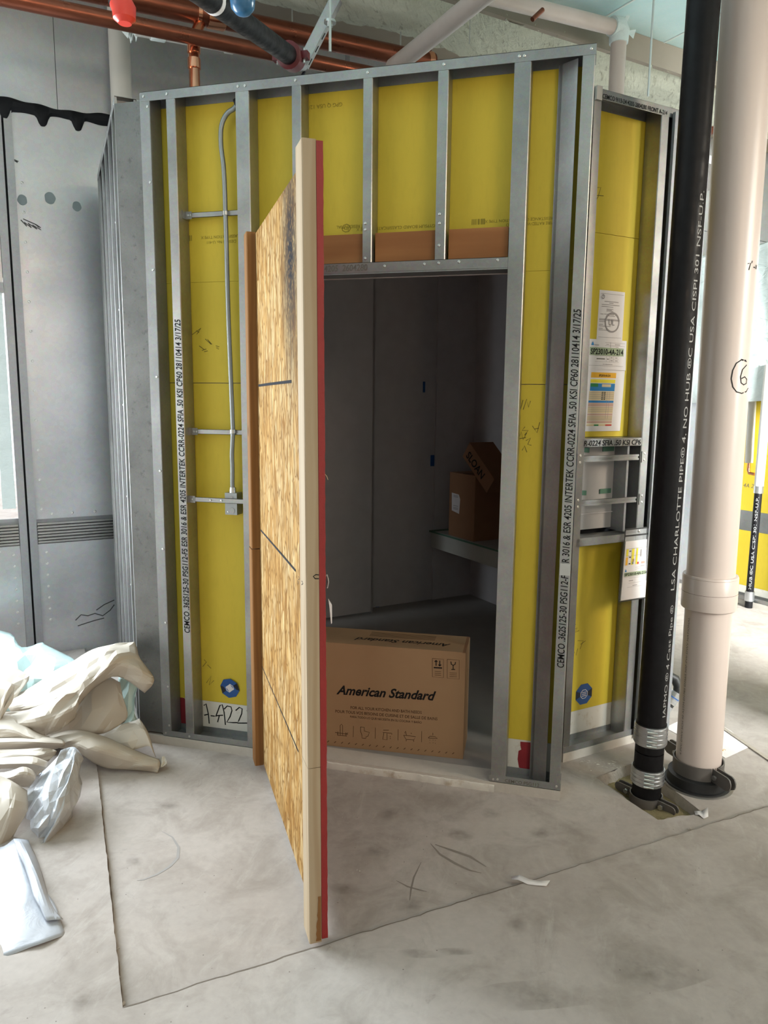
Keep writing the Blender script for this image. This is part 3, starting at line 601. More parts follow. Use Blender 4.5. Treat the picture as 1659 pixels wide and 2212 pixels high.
# boxed-out opening with metal rails and the white niche behind
b1 = MB(RW); b1.box(.03, .39, -.001, .0006, 1.487, 1.524); b1.box(.03, .39, -.001, .09, 1.5225, 1.524); b1.box(.03, .39, -.001, .09, 1.487, 1.4885); b1 = b1.build('rail_track', 'galv', wr)
v = text2d('R-0224 SFIA .50 KSI CP6', .040, .12, .012); Lt = max(p[0] for p in v[0])
flat(v, lambda u, q: RW(.032+u*.352/Lt, -.0025, 1.492+q*.85), 'stencilled_lettering', 'ink', b1)
for z0, z1, nm in ((1.420, 1.446, 'rail_bar'), (1.220, 1.245, 'rail_bar')):
    mm = MB(RW); mm.box(.012, .385, .004, .02, z0, z0+.008); mm.box(.012, .385, .010, .014, z0, z1); mm.box(.012, .385, .004, .02, z1-.008, z1); mm.build(nm, 'galv', wr)
    for t in (-.002, .396): 
        MB(RW).box(t, t+.028, -.004, -.0015, z0-.012, z1+.014).build('rail_tab', 'galv', wr)
        for dz in (0, .03): screw(RW(t+.016, -.004, z0+dz), -NR, wr, .006)
mm = MB(RW); mm.box(.02, .39, .0, .0016, 1.035, 1.071); mm.box(.02, .39, 0, .09, 1.071, 1.0726); mm.box(.02, .39, 0, .006, 1.035, 1.0366); mm.build('rail_track', 'galv', wr)
plain('niche_white', (.50, .475, .465), .6)
MB(RW).box(.065, .325, .10, .106, 1.09, 1.49).build('niche_back', 'niche_white', wr); MB(RW).box(.065, .325, .092, .105, 1.165, 1.168).build('niche_shelf_edge', 'paper', wr)
MB(RW).box(.0, .50, .135, .14, 1.05, 1.526).build('opening_backing', 'black_seal', wr)
MB(RW).box(.325, .338, .02, .12, 1.08, 1.49).build('niche_side', 'mullion_steel', wr)
for i, (t, z) in enumerate(((.09, 1.455), (.245, 1.462), (.085, 1.255), (.24, 1.262))):
    mm = MB(RW); mm.prism([(t, .094), (t+.07, .094), (t+.07, .099), (t, .099)], z, z+.022); mm.v = [p+Vector((0, 0, .006*math.sin(9*(p.x+p.y)))) for p in mm.v]
    single(mm, 'tape_strip', 'green_tape', ['green tape strip at top left of the white niche', 'green tape strip at top right of the white niche', 'green tape strip at mid left of the white niche', 'green tape strip at mid right of the white niche'][i], 'tape', 'green tape strips on the niche')
v = text2d('CEMCO 9/13-24 4205 2804280 FRONT A-214', .032, 0, .012); flat(v, lambda u, q: RW(.04+u*.62, -.0026, RH-.036+q*.8), 'stencilled_lettering', 'ink', rtk)
cp2 = MB(FW).box(X(1.449), X(1.480), -.006, -.001, .985, 1.035).build('stud_clip', 'screw_steel', wf)
def rhand(px, wd=.003, d=.0927): 
    ln = [[RWp(*q, d) for q in l] for l in px]; flat(strokes2d(ln, wd), lambda u, v: RW(u, d, v), 'marker_writing', 'pencil', wr)
rhand([[(1287, 405), (1298, 405), (1292, 425), (1286, 436)], [(1289, 422), (1304, 423)]])
rhand([[(1234, 1346), (1240, 1342), (1236, 1350), (1244, 1349)], [(1240, 1360), (1247, 1356), (1243, 1366), (1251, 1362)], [(1248, 1384), (1260, 1384), (1253, 1402)], [(1254, 1392), (1265, 1384)], [(1234, 1408), (1238, 1418), (1241, 1408), (1244, 1416), (1248, 1401)]])
q1 = RWp(1261, 1499, .0935)
octsticker(lambda a, b, h: RW(q1[0]+a, .0933-h, q1[1]+b), .056, 'sticker', 'blue octagonal sticker on the yellow board beside the black drain pipe')
# documents taped to the board
def sheet(T, t0, t1, z0, z1, d, parent, sk=0.0, name='sheet'):
    mb = MB(); g = 6
    for i in range(g+1):
        for j in range(g+1):
            t = t0+(t1-t0)*i/g; z = z0+(z1-z0)*j/g; bow = .003*math.sin(math.pi*i/g)+.004*(i/g)**3*(1-j/g)
            mb.v.append(T(t+sk*(z-z0), d-bow, z))
    mb.f = [(i*(g+1)+j, i*(g+1)+j+1, (i+1)*(g+1)+j+1, (i+1)*(g+1)+j) for i in range(g) for j in range(g)]
    return mb.build(name, 'paper', parent)
def rects(T, parent, items, d, fx):
    for (u0, u1, v0, v1, mname, nm) in items:
        flat(([(u0, v0), (u1, v0), (u1, v1), (u0, v1)], [(0, 1, 2, 3)]), lambda u, v: T(*fx(u, v, d)), nm, mname, parent)
def docprint(T, parent, t0, t1, z0, z1, d, items, sk=0.0):
    fx = lambda u, v, dd: (t0+(t1-t0)*u+sk*(z1-z0)*v, dd-.003*math.sin(math.pi*u)-.004*u**3*(1-v)-.0006, z0+(z1-z0)*v)
    for it in items:
        if it[0] == 'r':
            _, u0, u1, v0, v1, mname, nm = it; g = 5; vs = [(u0+(u1-u0)*i/g, vv) for vv in (v0, v1) for i in range(g+1)]
            flat((vs, [(i, i+1, i+g+2, i+g+1) for i in range(g)]), lambda u, v: T(*fx(u, v, d-.0002*(nm != 'colour_band'))), nm, mname, parent)
        else:
            _, body, u0, v0, size, mname, wd = it; v = text2d(body, 1.0, 0, .02); L = max(p[0] for p in v[0])
            flat(v, lambda u, q: T(*fx(u0+u*wd/L, v0+q*size, d-.0008)), 'printed_text', mname, parent)
d1 = thing('paper_notice', RW(.24, .09, 1.96), 'white certificate sheet with round emblem above the numbered notice', 'notice', 'notices on the right pod wall')
d1 = sheet(RW, .166, .322, 1.965, 2.186, .0925, d1, .02)
docprint(RW, d1, .166, .322, 1.965, 2.186, .0925, [('r', .06, .95, .93, .936, 'line_ink', 'rule_line'), ('r', .06, .95, .06, .066, 'line_ink', 'rule_line')]+
    [('r', a, b, c, c+.012, 'line_ink', 'text_line') for a, b, c in ((.2, .75, .775), (.38, .55, .745), (.1, .8, .71), (.1, .55, .67), (.3, .56, .625), (.3, .5, .605), (.3, .56, .585), (.08, .2, .52), (.22, .6, .52), (.3, .65, .49), (.05, .85, .42), (.05, .85, .40), (.05, .3, .37), (.05, .2, .31), (.05, .5, .28), (.05, .2, .23), (.05, .4, .20))], .02)
tc = lambda u, v: RW(.166+.156*u+.02*.22*v, .0925-.005, 1.965+.221*v)
ring = arc(.55, .37, .27, .19, 0, 360, 28); flat(strokes2d([ring], .035), tc, 'emblem_ring', 'line_ink', d1)
v = text2d('UL', .2, 0, .01); flat(v, lambda u, q: tc(.40+u*1.0, .31+q*.9), 'emblem_letters', 'line_ink', d1)
flat(strokes2d([arc(.13, .87, .05, .035, 0, 360, 14)], .02), tc, 'small_logo', 'line_ink', d1)
SPN = 'SP23010-4A-214'
hdr = [('r', .06, .10, .60, .86, 'blue_ink', 'logo_mark'), ('t', 'SP23010-4A-214', .05, .52, .13, 'ink', .86)]
d2 = thing('paper_notice', RW(.235, .088, 1.76), 'white notice with green bar reading SP23010-4A-214 taped to the yellow board', 'notice', 'notices on the right pod wall')
d2 = sheet(RW, .117, .352, 1.833, 1.968, .0905, d2)
def header(T, parent, t0, t1, z0, z1, d):
    docprint(T, parent, t0, t1, z0, z1, d, [('r', .04, .93, .47, .74, 'green_band', 'colour_band'), ('t', SPN, .06, .51, .26, 'ink', .85), ('r', .03, .92, .13, .138, 'line_ink', 'rule_line'), ('t', 'CH MARRON', .38, .17, .04, 'line_ink', .25),
        ('r', .42, .95, .90, .908, 'line_ink', 'rule_line'), ('r', .42, .95, .80, .808, 'line_ink', 'rule_line'), ('r', .56, .566, .74, .92, 'line_ink', 'rule_line'), ('r', .68, .82, .84, .86, 'line_ink', 'text_line'), ('r', .45, .52, .84, .855, 'line_ink', 'text_line'), ('r', .70, .78, .76, .775, 'line_ink', 'text_line'),
        ('r', .18, .80, .46, .466, 'line_ink', 'rule_line'), ('r', .18, .80, .26, .266, 'line_ink', 'rule_line'), ('r', .47, .474, .26, .46, 'line_ink', 'rule_line'), ('r', .55, .554, .26, .46, 'line_ink', 'rule_line'), ('r', .55, .80, .36, .364, 'line_ink', 'rule_line'), ('r', .66, .664, .26, .46, 'line_ink', 'rule_line'),
        ('r', .22, .43, .345, .375, 'ink_grey', 'text_line'), ('r', .49, .53, .345, .37, 'ink_grey', 'text_line'), ('r', .58, .63, .40, .42, 'line_ink', 'text_line'), ('r', .70, .76, .40, .42, 'line_ink', 'text_line'), ('r', .58, .64, .30, .32, 'line_ink', 'text_line'), ('r', .70, .77, .30, .32, 'line_ink', 'text_line')])
    fx = lambda u, v: T(t0+(t1-t0)*u, d-.0045, z0+(z1-z0)*v)
    flat(([(.06, .80), (.13, .80), (.10, .93)], [(0, 1, 2)]), fx, 'logo_mark', 'blue_ink', parent); flat(([(.14, .80), (.26, .80), (.26, .82), (.14, .82)], [(0, 1, 2, 3)]), fx, 'logo_mark', 'line_ink', parent)
header(RW, d2, .117, .352, 1.833, 1.968, .0905)
d3 = thing('paper_notice', RW(.225, .088, 1.55), 'white chart sheet with orange, yellow and blue bands under the numbered notice', 'notice', 'notices on the right pod wall')
d3 = sheet(RW, .108, .340, 1.552, 1.836, .0925, d3, .05)
docprint(RW, d3, .108, .340, 1.552, 1.836, .0925,
    [('r', .10, .76, .86, .945, 'orange_ink', 'colour_band'), ('t', 'SP23010-4A-214', .30, .88, .05, 'ink_brown', .30), ('r', .10, .75, .78, .835, 'yellow_ink', 'colour_band'), ('r', .10, .75, .65, .77, 'blue_ink', 'colour_band'), ('r', .11, .30, .715, .77, 'green_ink', 'colour_cell'), ('r', .40, .64, .715, .76, 'tan_ink', 'colour_cell'),
     ('r', .09, .75, .50, .645, 'tan_ink', 'colour_band'), ('r', .09, .75, .46, .495, 'blue_ink', 'colour_band'), ('r', .09, .75, .40, .455, 'rose_ink', 'colour_band'), ('r', .09, .75, .29, .395, 'tan_ink', 'colour_band'), ('r', .09, .75, .255, .285, 'rose_ink', 'colour_band'), ('r', .09, .75, .17, .25, 'tan_ink', 'colour_band'), ('r', .09, .75, .13, .165, 'rose_ink', 'colour_band'), ('r', .09, .75, .115, .12, 'yellow_ink', 'colour_band'),
     ('r', .09, .75, .085, .11, 'tan_ink', 'colour_band'), ('r', .28, .40, .085, .11, 'green_ink', 'colour_cell'), ('r', .58, .75, .085, .11, 'red_ink', 'colour_cell')]+
    [('r', .10, .74, z, z+.006, 'line_ink', 'rule_line') for z in (.62, .59, .56, .53, .38, .35, .32, .23, .20, .18)]+[('r', a, a+.008, .2, .64, 'line_ink', 'rule_line') for a in (.56, .62)]+
    [('r', a, a+.045, z, z+.014, 'ink', 'hand_mark') for a in (.41, .47) for z in (.62, .595, .565, .535, .51)], .05)
# clear pouch with a notice, hung on the right stud
po = thing('document_pouch', RW(.38, -.01, .75), 'clear document pouch with black border hanging beside the black pipe', 'pouch')
PT = lambda u, v, d: RW(.303+.17*u-.026*(1-v)+.008*u*(1-v), -.012-d-.012*(1-v), .752+.347*v)
def pslab(u0, u1, v0, v1, d, th, name, m): 
    mb = MB(); p = [PT(a, b, d) for a, b in ((u0, v0), (u1, v0), (u1, v1), (u0, v1))]; mb.slab(p, (PT(0, 0, d+th)-PT(0, 0, d))); return mb.build(name, m, po)
pslab(0, 1, 0, 1, 0, .001, 'back_sleeve', 'pouch'); posh = pslab(.07, .985, .02, .83, .002, .001, 'sheet', 'paper')
for a in ((0, .03, 0, 1), (.03, 1, 0, .012), (.03, 1, .985, 1), (.03, 1, .895, .915)): pslab(*a, .0032, .0012, 'black_border', 'black_rubber')
PD = lambda t, d, z: PT(t, z, .0038-d)
docprint(PD, po, .07, .985, .02, .43, 0.0, []); 
for it in ((.12, .20, .62, .72, 'yellow_ink'), (.12, .20, .50, .61, 'orange_ink'), (.33, .42, .50, .72, 'yellow_ink'), (.50, .56, .50, .72, 'yellow_ink'), (.36, .44, .54, .58, 'rose_ink'), (.56, .62, .50, .53, 'red_ink'), (.72, .85, .50, .53, 'rose_ink'), (.36, .42, .51, .54, 'blue_ink'), (.12, .98, .722, .726, 'line_ink'), (.12, .98, .625, .628, 'line_ink'), (.24, .30, .60, .615, 'ink'), (.23, .30, .68, .70, 'ink_grey'), (.24, .30, .51, .525, 'ink'), (.62, .622, .5, .72, 'line_ink'), (.75, .752, .5, .72, 'line_ink'), (.87, .872, .5, .72, 'line_ink'), (.66, .70, .6, .7, 'line_ink')):
    u0, u1, v0, v1, mn = it; flat(([(u0, v0), (u1, v0), (u1, v1), (u0, v1)], [(0, 1, 2, 3)]), lambda a, b: PT(a, b, .0042 if mn != 'ink' else .0046), 'colour_band', mn, posh)
for it in ((.11, .97, .345, .40, 'green_band'), (.12, .95, .335, .338, 'line_ink'), (.30, .80, .315, .318, 'line_ink'), (.30, .80, .245, .248, 'line_ink'), (.52, .523, .245, .315, 'line_ink'), (.30, .46, .275, .285, 'line_ink'), (.45, .62, .205, .213, 'line_ink'), (.25, .80, .19, .193, 'line_ink'), (.5, .95, .455, .458, 'line_ink'), (.5, .95, .43, .433, 'line_ink'), (.7, .85, .465, .473, 'line_ink')):
    u0, u1, v0, v1, mn = it; flat(([(u0, v0), (u1, v0), (u1, v1), (u0, v1)], [(0, 1, 2, 3)]), lambda a, b: PT(a, b, .0042), 'rule_line' if mn == 'line_ink' else 'colour_band', mn, posh)
v = text2d(SPN, 1, 0, .02); Lt = max(p[0] for p in v[0]); flat(v, lambda u, q: PT(.12+u*.83/Lt, .353+q*.05, .0048), 'printed_text', 'ink', posh)
flat(([(.12, .41), (.19, .41), (.16, .45)], [(0, 1, 2)]), lambda a, b: PT(a, b, .0044), 'logo_mark', 'blue_ink', posh)
screw(PT(.55, .955, .004), -NR, po, .007)

# ---- pod interior
pi = thing('pod_floor', (.8, 1, .0), 'dark grey floor panel inside the pod', kind='structure')
INN = [(-.10, .112), (OX0, .112), (OX0, .0), (OX1, .0), (OX1, .112), (1.80, .112), (1.81, .45), (2.15, .78), (1.2, 1.98), (.62, 2.40), (-.88, .98)]
MB().prism(INN, .002, .034).build('floor_panel', 'inner_floor', pi)
pr = thing('pod_roof', (.8, 1, 2.9), 'flat dark roof panel closing the steel pod', kind='structure')
MB().prism([(-.10, .11), (1.80, .11), (1.81, .45), (2.15, .78), (1.2, 2.0), (.62, 2.40), (-.90, .99)], 2.86, 2.9).build('roof_panel', 'inner_wall', pr)
WN = lambda u, v, z: U*u+NN*v+Vector((0, 0, z))
P1 = Zp(806, 1320, .045); ou, ov = P1.dot(U), P1.dot(NN)
iw = thing('wall_inner', P1, 'dark plain lining walls inside the pod', kind='structure')
MB(WN).box(ou-1.82, ou, ov, ov+.02, .045, 2.86).build('lining_panel', 'inner_wall', iw)
MB(WN).box(ou-.02, ou, ov, ov+.13, .034, 2.86).build('lining_return', 'inner_wall', iw)
P2 = hit(938, 1000, NN*(ov+.12), NN); u2 = P2.dot(U)
MB(WN).box(ou-.02, u2, ov+.12, ov+.14, .034, 2.86).build('lining_panel', 'inner_wall', iw)
MB(WN).box(u2, u2+.40, ov+.105, ov+.14, .034, 2.86).build('lining_panel', 'inner_wall', iw)
u2 += .38
MB(WN).box(u2, u2+.02, .10, ov+.13, .034, 2.86).build('lining_panel', 'inner_wall', iw)
MB().prism([(-.10, .112), (-.9, 1.03), (-.92, 1.01), (-.12, .1)], .034, 2.86).build('lining_panel', 'inner_wall', iw)
MB().box(X(1.30), 1.86, .112, .122, .034, 2.86).build('lining_panel', 'inner_wall', iw)
MB().box(-.1, OX0, .112, .122, .034, 2.86).build('lining_panel', 'inner_wall', iw); MB().box(OX0, OX1, .112, .122, 2.2, 2.86).build('lining_panel', 'inner_wall', iw)
MB(RW).box(.0, .5, .142, .15, .034, 2.86).build('lining_panel', 'inner_wall', iw)
MB(WN).box(2.06, 2.30, -1.10, -1.085, .034, 2.95).build('lining_panel', 'mullion_steel', iw); MB(WN).box(2.285, 2.30, -1.085, .10, .034, 2.95).build('lining_panel', 'mullion_steel', iw); MB(WN).box(2.285, u2+.02, .085, .10, .034, 2.95).build('lining_panel', 'mullion_steel', iw)
MB(WN).box(1.9, u2+.02, -.90, ov+.14, 2.861, 2.899).build('roof_panel', 'inner_wall', pr); MB(WN).box(.15, u2+.02, .10, ov+.13, .002, .0332).build('floor_panel', 'inner_floor', pi); MB(WN).box(.1, u2+.02, ov+.141, ov+.15, .0, 2.9).build('lining_panel', 'mullion_steel', iw)
# ledge along the inner right wall
VW = lambda u, v, z: U*(u2-u)+NN*(ov+.12-v)+Vector((0, 0, z))
lg0 = hit(948, 1154, U*(u2-.42), U)
zl = lg0.z
ldg = thing('counter_ledge', VW(.2, .6, zl-.1), 'pale counter ledge on the inner right wall of the pod', 'ledge')
MB(VW).box(.005, .42, .03, 1.02, zl-.125, zl+.0).build('ledge_front', 'ledge', ldg); MB(VW).box(.0, .43, .02, 1.03, zl, zl+.012).build('ledge_top', 'green_tape', ldg)
MB(VW).box(.0, .425, .10, 1.0, zl+.0121, zl+.014).build('ledge_cover', 'ledge', ldg)
c1 = thing('carton', VW(.25, .45, zl+.014), 'brown cardboard carton with white label on the pod ledge', 'box', 'cartons in the pod')
cz = zl+.0145
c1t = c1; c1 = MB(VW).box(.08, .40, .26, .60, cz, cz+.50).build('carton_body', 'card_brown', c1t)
mm = MB(VW); mm.box(.10, .40, .435, .445, cz+.50, cz+.5008); mm.build('flap_seam', 'ink_brown', c1)
lb = MB(VW); lb.slab([VW(.4006, .30, cz+.20), VW(.4006, .40, cz+.185), VW(.4006, .41, cz+.30), VW(.4006, .39, cz+.335), VW(.4006, .295, cz+.34)], U*-.001); lb.build('shipping_label', 'paper', c1)
for zz in (.32, .31, .24, .225, .215): flat(([(.32, zz), (.385, zz), (.385, zz+.004), (.32, zz+.004)], [(0, 1, 2, 3)]), lambda a, b: VW(.4022, a, cz+b), 'label_text', 'line_ink', c1)
c2 = thing('carton', VW(.25, .7, zl+.014), 'long reddish carton leaning diagonally on the brown ledge carton', 'box', 'cartons in the pod')
ax = R(38)
def LT(x, y, z): return VW(.19+x, .44+y*math.cos(ax)+z*math.sin(ax), cz+.515+z*math.cos(ax)-y*math.sin(ax)+.12)
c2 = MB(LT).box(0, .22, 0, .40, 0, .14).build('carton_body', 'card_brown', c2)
v = text2d('SLOAN', .09, .2, .02); flat(v, lambda u, q: LT(.2205, .03+u*.9, .03+q), 'carton_lettering', 'ink', c2)

bz = .0345
BR = Zp(1000, 1640, bz); BL_ = Zp(705, 1610, bz); bd = (BR-BL_).normalized(); bn = Vector((-bd.y, bd.x, 0))
BXL = BR-bd*.78
def BX(x, y, z): return BXL+bd*x+bn*y+Vector((0, 0, z))
bh = .517
ab = thing('carton', BX(.39, .12, 0), 'large brown carton with black script lettering and a row of icons on the pod floor', 'box', 'cartons in the pod')
BD = .235
abt = ab; ab = MB(BX).box(0, .78, 0, BD, 0, bh-.002).build('carton_body', 'card', abt)
MB(BX).box(0, .765, 0, BD-.002, bh-.002, bh).build('top_flap', 'card', abt); MB(BX).box(.765, .778, 0, BD, bh-.004, bh-.001).build('side_flap', 'card_brown', abt)
bxp = lambda px, py: (lambda p: ((p-BXL).dot(bd), (p-BXL).z))(hit(px, py, BXL, bn))
def boxtext(body, p0, p1, h, m, shear=0, off=.0):
    a = bxp(*p0); b = bxp(*p1); v = text2d(body, 1, shear, off); L = max(p[0] for p in v[0]); sc_ = (b[0]-a[0])/L
    flat(v, lambda u, q: BX(a[0]+u*sc_, -.0006, a[1]+(b[1]-a[1])*u/L+q*h), 'carton_lettering', m, ab)
AMS = 'American Standard'
boxtext(AMS, (728, 1499), (942, 1513), .062, 'ink', .35, .028)
boxtext('FOR ALL YOUR KITCHEN AND BATH NEEDS', (757, 1531), (911, 1542), .020, 'ink_brown', 0, .01)
boxtext('POUR TOUS VOS BESOINS DE CUISINE ET DE SALLE DE BAINS', (724, 1539), (945, 1556), .020, 'ink_brown', 0, .01)
boxtext('PARA TODO LO QUE NECESITA EN SU COCINA Y BAÑO', (756, 1550), (911, 1563), .015, 'ink_brown', 0, .01)
bs = lambda ls, wd=.0025, m='ink_brown', nm='carton_icon': flat(strokes2d([[bxp(*p) for p in l] for l in ls], wd), lambda u, v: BX(u, -.0007, v), nm, m, ab)
bs([[(735, 1588), (735, 1567), (738, 1564), (740, 1567), (740, 1588)], [(724, 1582), (729, 1583), (729, 1588), (749, 1590), (749, 1584), (752, 1583)], [(724, 1582), (752, 1586)], [(730, 1588), (730, 1580)], [(747, 1589), (747, 1582)]])
bs([[(779, 1570), (787, 1571), (787, 1579), (798, 1582), (795, 1590), (790, 1592), (791, 1595), (782, 1594), (782, 1588), (779, 1580), (779, 1570)]])
bs([[(828, 1577), (840, 1577)], [(827, 1582), (847, 1584), (846, 1587)], [(829, 1583), (827, 1597), (836, 1598), (836, 1584)], [(843, 1590), (843, 1592)], [(843, 1594), (843, 1596)]])
bs([[(876, 1584), (874, 1583), (876, 1579), (878, 1588)], [(872, 1588), (898, 1591), (894, 1598), (877, 1597), (872, 1588)], [(878, 1598), (877, 1601)], [(893, 1599), (894, 1602)], [(888, 1583), (889, 1585)]])
bs([[(935, 1583), (935, 1588)], [(925, 1594), (929, 1590), (940, 1591), (945, 1595), (925, 1594)], [(928, 1598), (929, 1599)], [(935, 1598), (936, 1599)], [(940, 1599), (941, 1600)], [(928, 1604), (929, 1605)], [(935, 1604), (936, 1605)], [(940, 1605), (941, 1606)]])
for px in (763.5, 811, 860, 911): bs([[(px, 1568+(px-763)*.075), (px-.5, 1592+(px-763)*.075)]], .002, 'ink_brown', 'divider_line')
for i in range(19): bs([[(707+i*15, 1603+i*1.42), (711+i*15, 1600+i*1.42)]], .003, 'ink_brown', 'perforation_mark')
for (x0, x1, y0, y1) in ((934, 958, 1422, 1463), (966, 992, 1424, 1466)):
    bs([[(x0, y0), (x1, y0+2), (x1, y1+1), (x0, y1-1), (x0, y0)]], .002, 'ink_brown', 'handling_symbol')
    for i in range(3): bs([[(x0+5, y1-13+i*4), (x1-5, y1-12+i*4)]], .002, 'ink_brown', 'handling_symbol')
for x, s_ in ((942, 1), (950, -1)): bs([[(x, 1427), (x, 1438)], [(x-3, 1432.5-3*s_), (x, 1432.5-6*s_), (x+3, 1432.5-3*s_)]], .0045, 'ink', 'handling_symbol')
bs([[(937, 1442), (955, 1443)]], .006, 'ink', 'handling_symbol'); bs([[(974, 1429), (975, 1435), (979, 1437), (983, 1435), (984, 1430)], [(979, 1437), (979, 1446)], [(975, 1446), (983, 1446)]], .004, 'ink', 'handling_symbol')
v = text2d(AMS, 1, .35, .02); Lt = max(p[0] for p in v[0])
flat(v, lambda u, q: BX(.70-u*.46/Lt, .055-q*.06+.05, bh+.0006), 'carton_lettering', 'ink', ab)
for i in range(4): flat(([(.3, 0), (.62, 0), (.62, .006), (.3, .006)], [(0, 1, 2, 3)]), lambda a, b: BX(a, .14+i*.018+b, bh+.0006), 'faint_print', 'ink_brown', ab)
# blue tape inside
for i, (x, y, w_, h_) in enumerate(((916, 836, .020, .085), (934, 995, .036, .09), (815, 1316, .035, .04))):
    p = hit(x, y, NN*(ov+.118), NN); mm = MB(WN); u_ = p.dot(U)
    mm.box(u_-w_/2, u_+w_/2, ov+.117, ov+.119, p.z-h_/2, p.z+h_/2)
    single(mm, 'tape_strip', 'blue_tape', ['narrow blue tape strip on the dark inner wall', 'wider blue tape strip in the inner wall corner', 'small blue tape patch low on the inner wall'][i], 'tape', 'blue tape strips in the pod')

# ================================================================== DOOR LEAF (2x4 stiles, strand board painted red outside)
dn = Vector((1.180, -1.112, 0)); dfv = Vector((.549, -.136, 0)); DL = (dfv-dn).length; du = (dfv-dn).normalized(); dv = Vector((-du.y, du.x, 0))*-1   # dv: to the right side of the leaf
LEAN = -.009
def DW(a, b, z):                                          # a from the free edge to the hinge, b from the board side to the red side
    return dn+du*a+dv*b+_rt*(LEAN*(z/2.36)*(1-a/DL))+Vector((0, 0, z))
dr = thing('door_1', dn, 'open site door leaf of strand board and timber stiles, red painted outer face', kind='structure')
DB, DT_ = .030, 2.362
def rough_board(T, a0, a1, b0, b1, z0, z1, nz, amp, seed):
    m = MB(); rr = random.Random(seed)
    for i in range(nz+1):
        z = z0+(z1-z0)*i/nz; j = rr.uniform(-amp, amp)
        m.v += [T(a0, b0, z), T(a1, b0, z), T(a1, b1, z), T(a0+j*0, b1+j, z)]
    for i in range(nz):
        for k in range(4): q = i*4+k; p = i*4+(k+1) % 4; m.f.append((q, p, p+4, q+4))
    m.f += [(3, 2, 1, 0), tuple(nz*4+k for k in range(4))]; return m
OB = Vector(DW(.0, .038, 0))
ob = MB(DW).box(.003, DL+.085, .0385, .0468, DB+.006, DT_-.006).build('strand_board', 'osb', dr)
_pm = hit(630, 545, dn+dv*.038, dv); ofs = _pm-BASE[dr.name]; OSB_DIST.inputs[1].default_value = (ofs.x, ofs.y, ofs.z*.38)
rough_board(DW, .001, DL+.085, .0470, .0565, DB+.004, DT_-.003, 120, .0012, 5).build('red_face', 'red', dr)
m = rough_board(DW, -.0012, .003, .0387, .0572, DB+.004, DT_-.003, 120, .001, 6); m.build('red_edge', 'red', dr)
def plank(a0, a1, b0, b1, z0, z1, c=.003): 
    P = [(a0+c, b0), (a1-c, b0), (a1, b0+c), (a1, b1), (a0, b1), (a0, b0+c)]; return MB(DW).prism(P, z0, z1)
plank(0, .089, 0, .038, DB-.006, .60).build('free_stile', 'pine_pale', dr); plank(0, .089, 0, .038, .602, DT_).build('free_stile', 'pine_pale', dr)
fs1 = plank(DL, DL+.080, 0, .038, DB, 1.035, .004).build('hinge_stile', 'pine_brown', dr); fs2 = plank(DL, DL+.080, .001, .039, 1.040, DT_, .004).build('hinge_stile', 'pine_brown', dr)
# split bark at the foot of the free stile
m = MB(); rr = random.Random(8)
for i in range(13):
    z = .03+i*.0125; w_ = .010*(1-i/14)
    m.v += [DW(-.0012, .030-w_+rr.uniform(-.002, .002), z), DW(-.0012, .0365, z)]
for i in range(12): m.f.append((2*i, 2*i+1, 2*i+3, 2*i+2))
m.build('bark_edge', 'pine_brown', dr)
# pencil lines on the strand board and on the stile
def dhand(lines, b, wd, m, nm='pencil_line', a=None):
    flat(strokes2d(lines, wd), (lambda u, v: DW(u, b, v)) if a is None else (lambda u, v: DW(a, u, v)), nm, m, dr)
plain('graphite', (.05, .05, .055), 1.0, 0, 0.0)
dpl = lambda px, py, b=.038: (lambda p: ((p-dn).dot(du), p.z))(hit(px, py, dn+dv*b, dv))
dhand([[dpl(558, 833), dpl(580, 830), dpl(605, 827), dpl(632, 824)]], .0381, .010, 'graphite'); dhand([[dpl(563, 1145), dpl(640, 1233)]], .0381, .008, 'graphite'); dhand([[dpl(566, 1440), dpl(645, 1624)]], .0381, .006, 'graphite')
dsp = lambda px, py: dpl(px, py, 0)
dhand([[dsp(648, 1245), dsp(651, 1250), dsp(648, 1252)], [dsp(646, 1254), dsp(649, 1262)], [dsp(655, 1255), dsp(658, 1260), dsp(655, 1263)]], -.0006, .003, 'ink')
dse = lambda px, py: (lambda p: ((p-dn).dot(dv), p.z))(hit(px, py, dn, du))
dhand([[dse(692, 1242), dse(686, 1241), dse(680, 1245), dse(684, 1250), dse(692, 1250)]], 0, .003, 'ink', 'pencil_line', -.0008)
# hasp staple and tag on the red face
hp = MB(); p0 = DW(.05, .056, 1.02)
hz = dse(700, 1300)[1]
mh = MB(DW); mh.box(.02, .05, .0545, .060, hz-.05, hz+.05); mh.build('hasp_plate', 'red', dr)
m = MB(); m.tube([DW(.035, .058, hz+.065), DW(.035, .070, hz+.07), DW(.035, .074, hz+.05), DW(.035, .070, hz+.03)], .0022, 8); m.build('hasp_staple', 'rod_steel', dr)
m = MB(); m.slab([DW(.03, .072, hz+.0), DW(.03, .083, hz-.02), DW(.03, .083, hz-.075), DW(.03, .080, hz-.078), DW(.03, .076, hz-.03)], du*.001); m.build('paper_tag', 'paper', dr)
m = MB(); m.tube([DW(.0, .055, 1.48), DW(-.002, .062, 1.472), DW(-.003, .065, 1.462)], .0008, 5); m.build('splinter', 'pine_tan', dr)
for i in range(3): m = MB(); z = (.25, 1.2, 2.15)[i]; m.box(DW(DL+.07, .04, 0).x, DW(DL+.07, .04, 0).x+.06, DW(DL+.085, 0, 0).y, -.003, z-.05, z+.05); m.build('hinge', 'galv_track', dr)

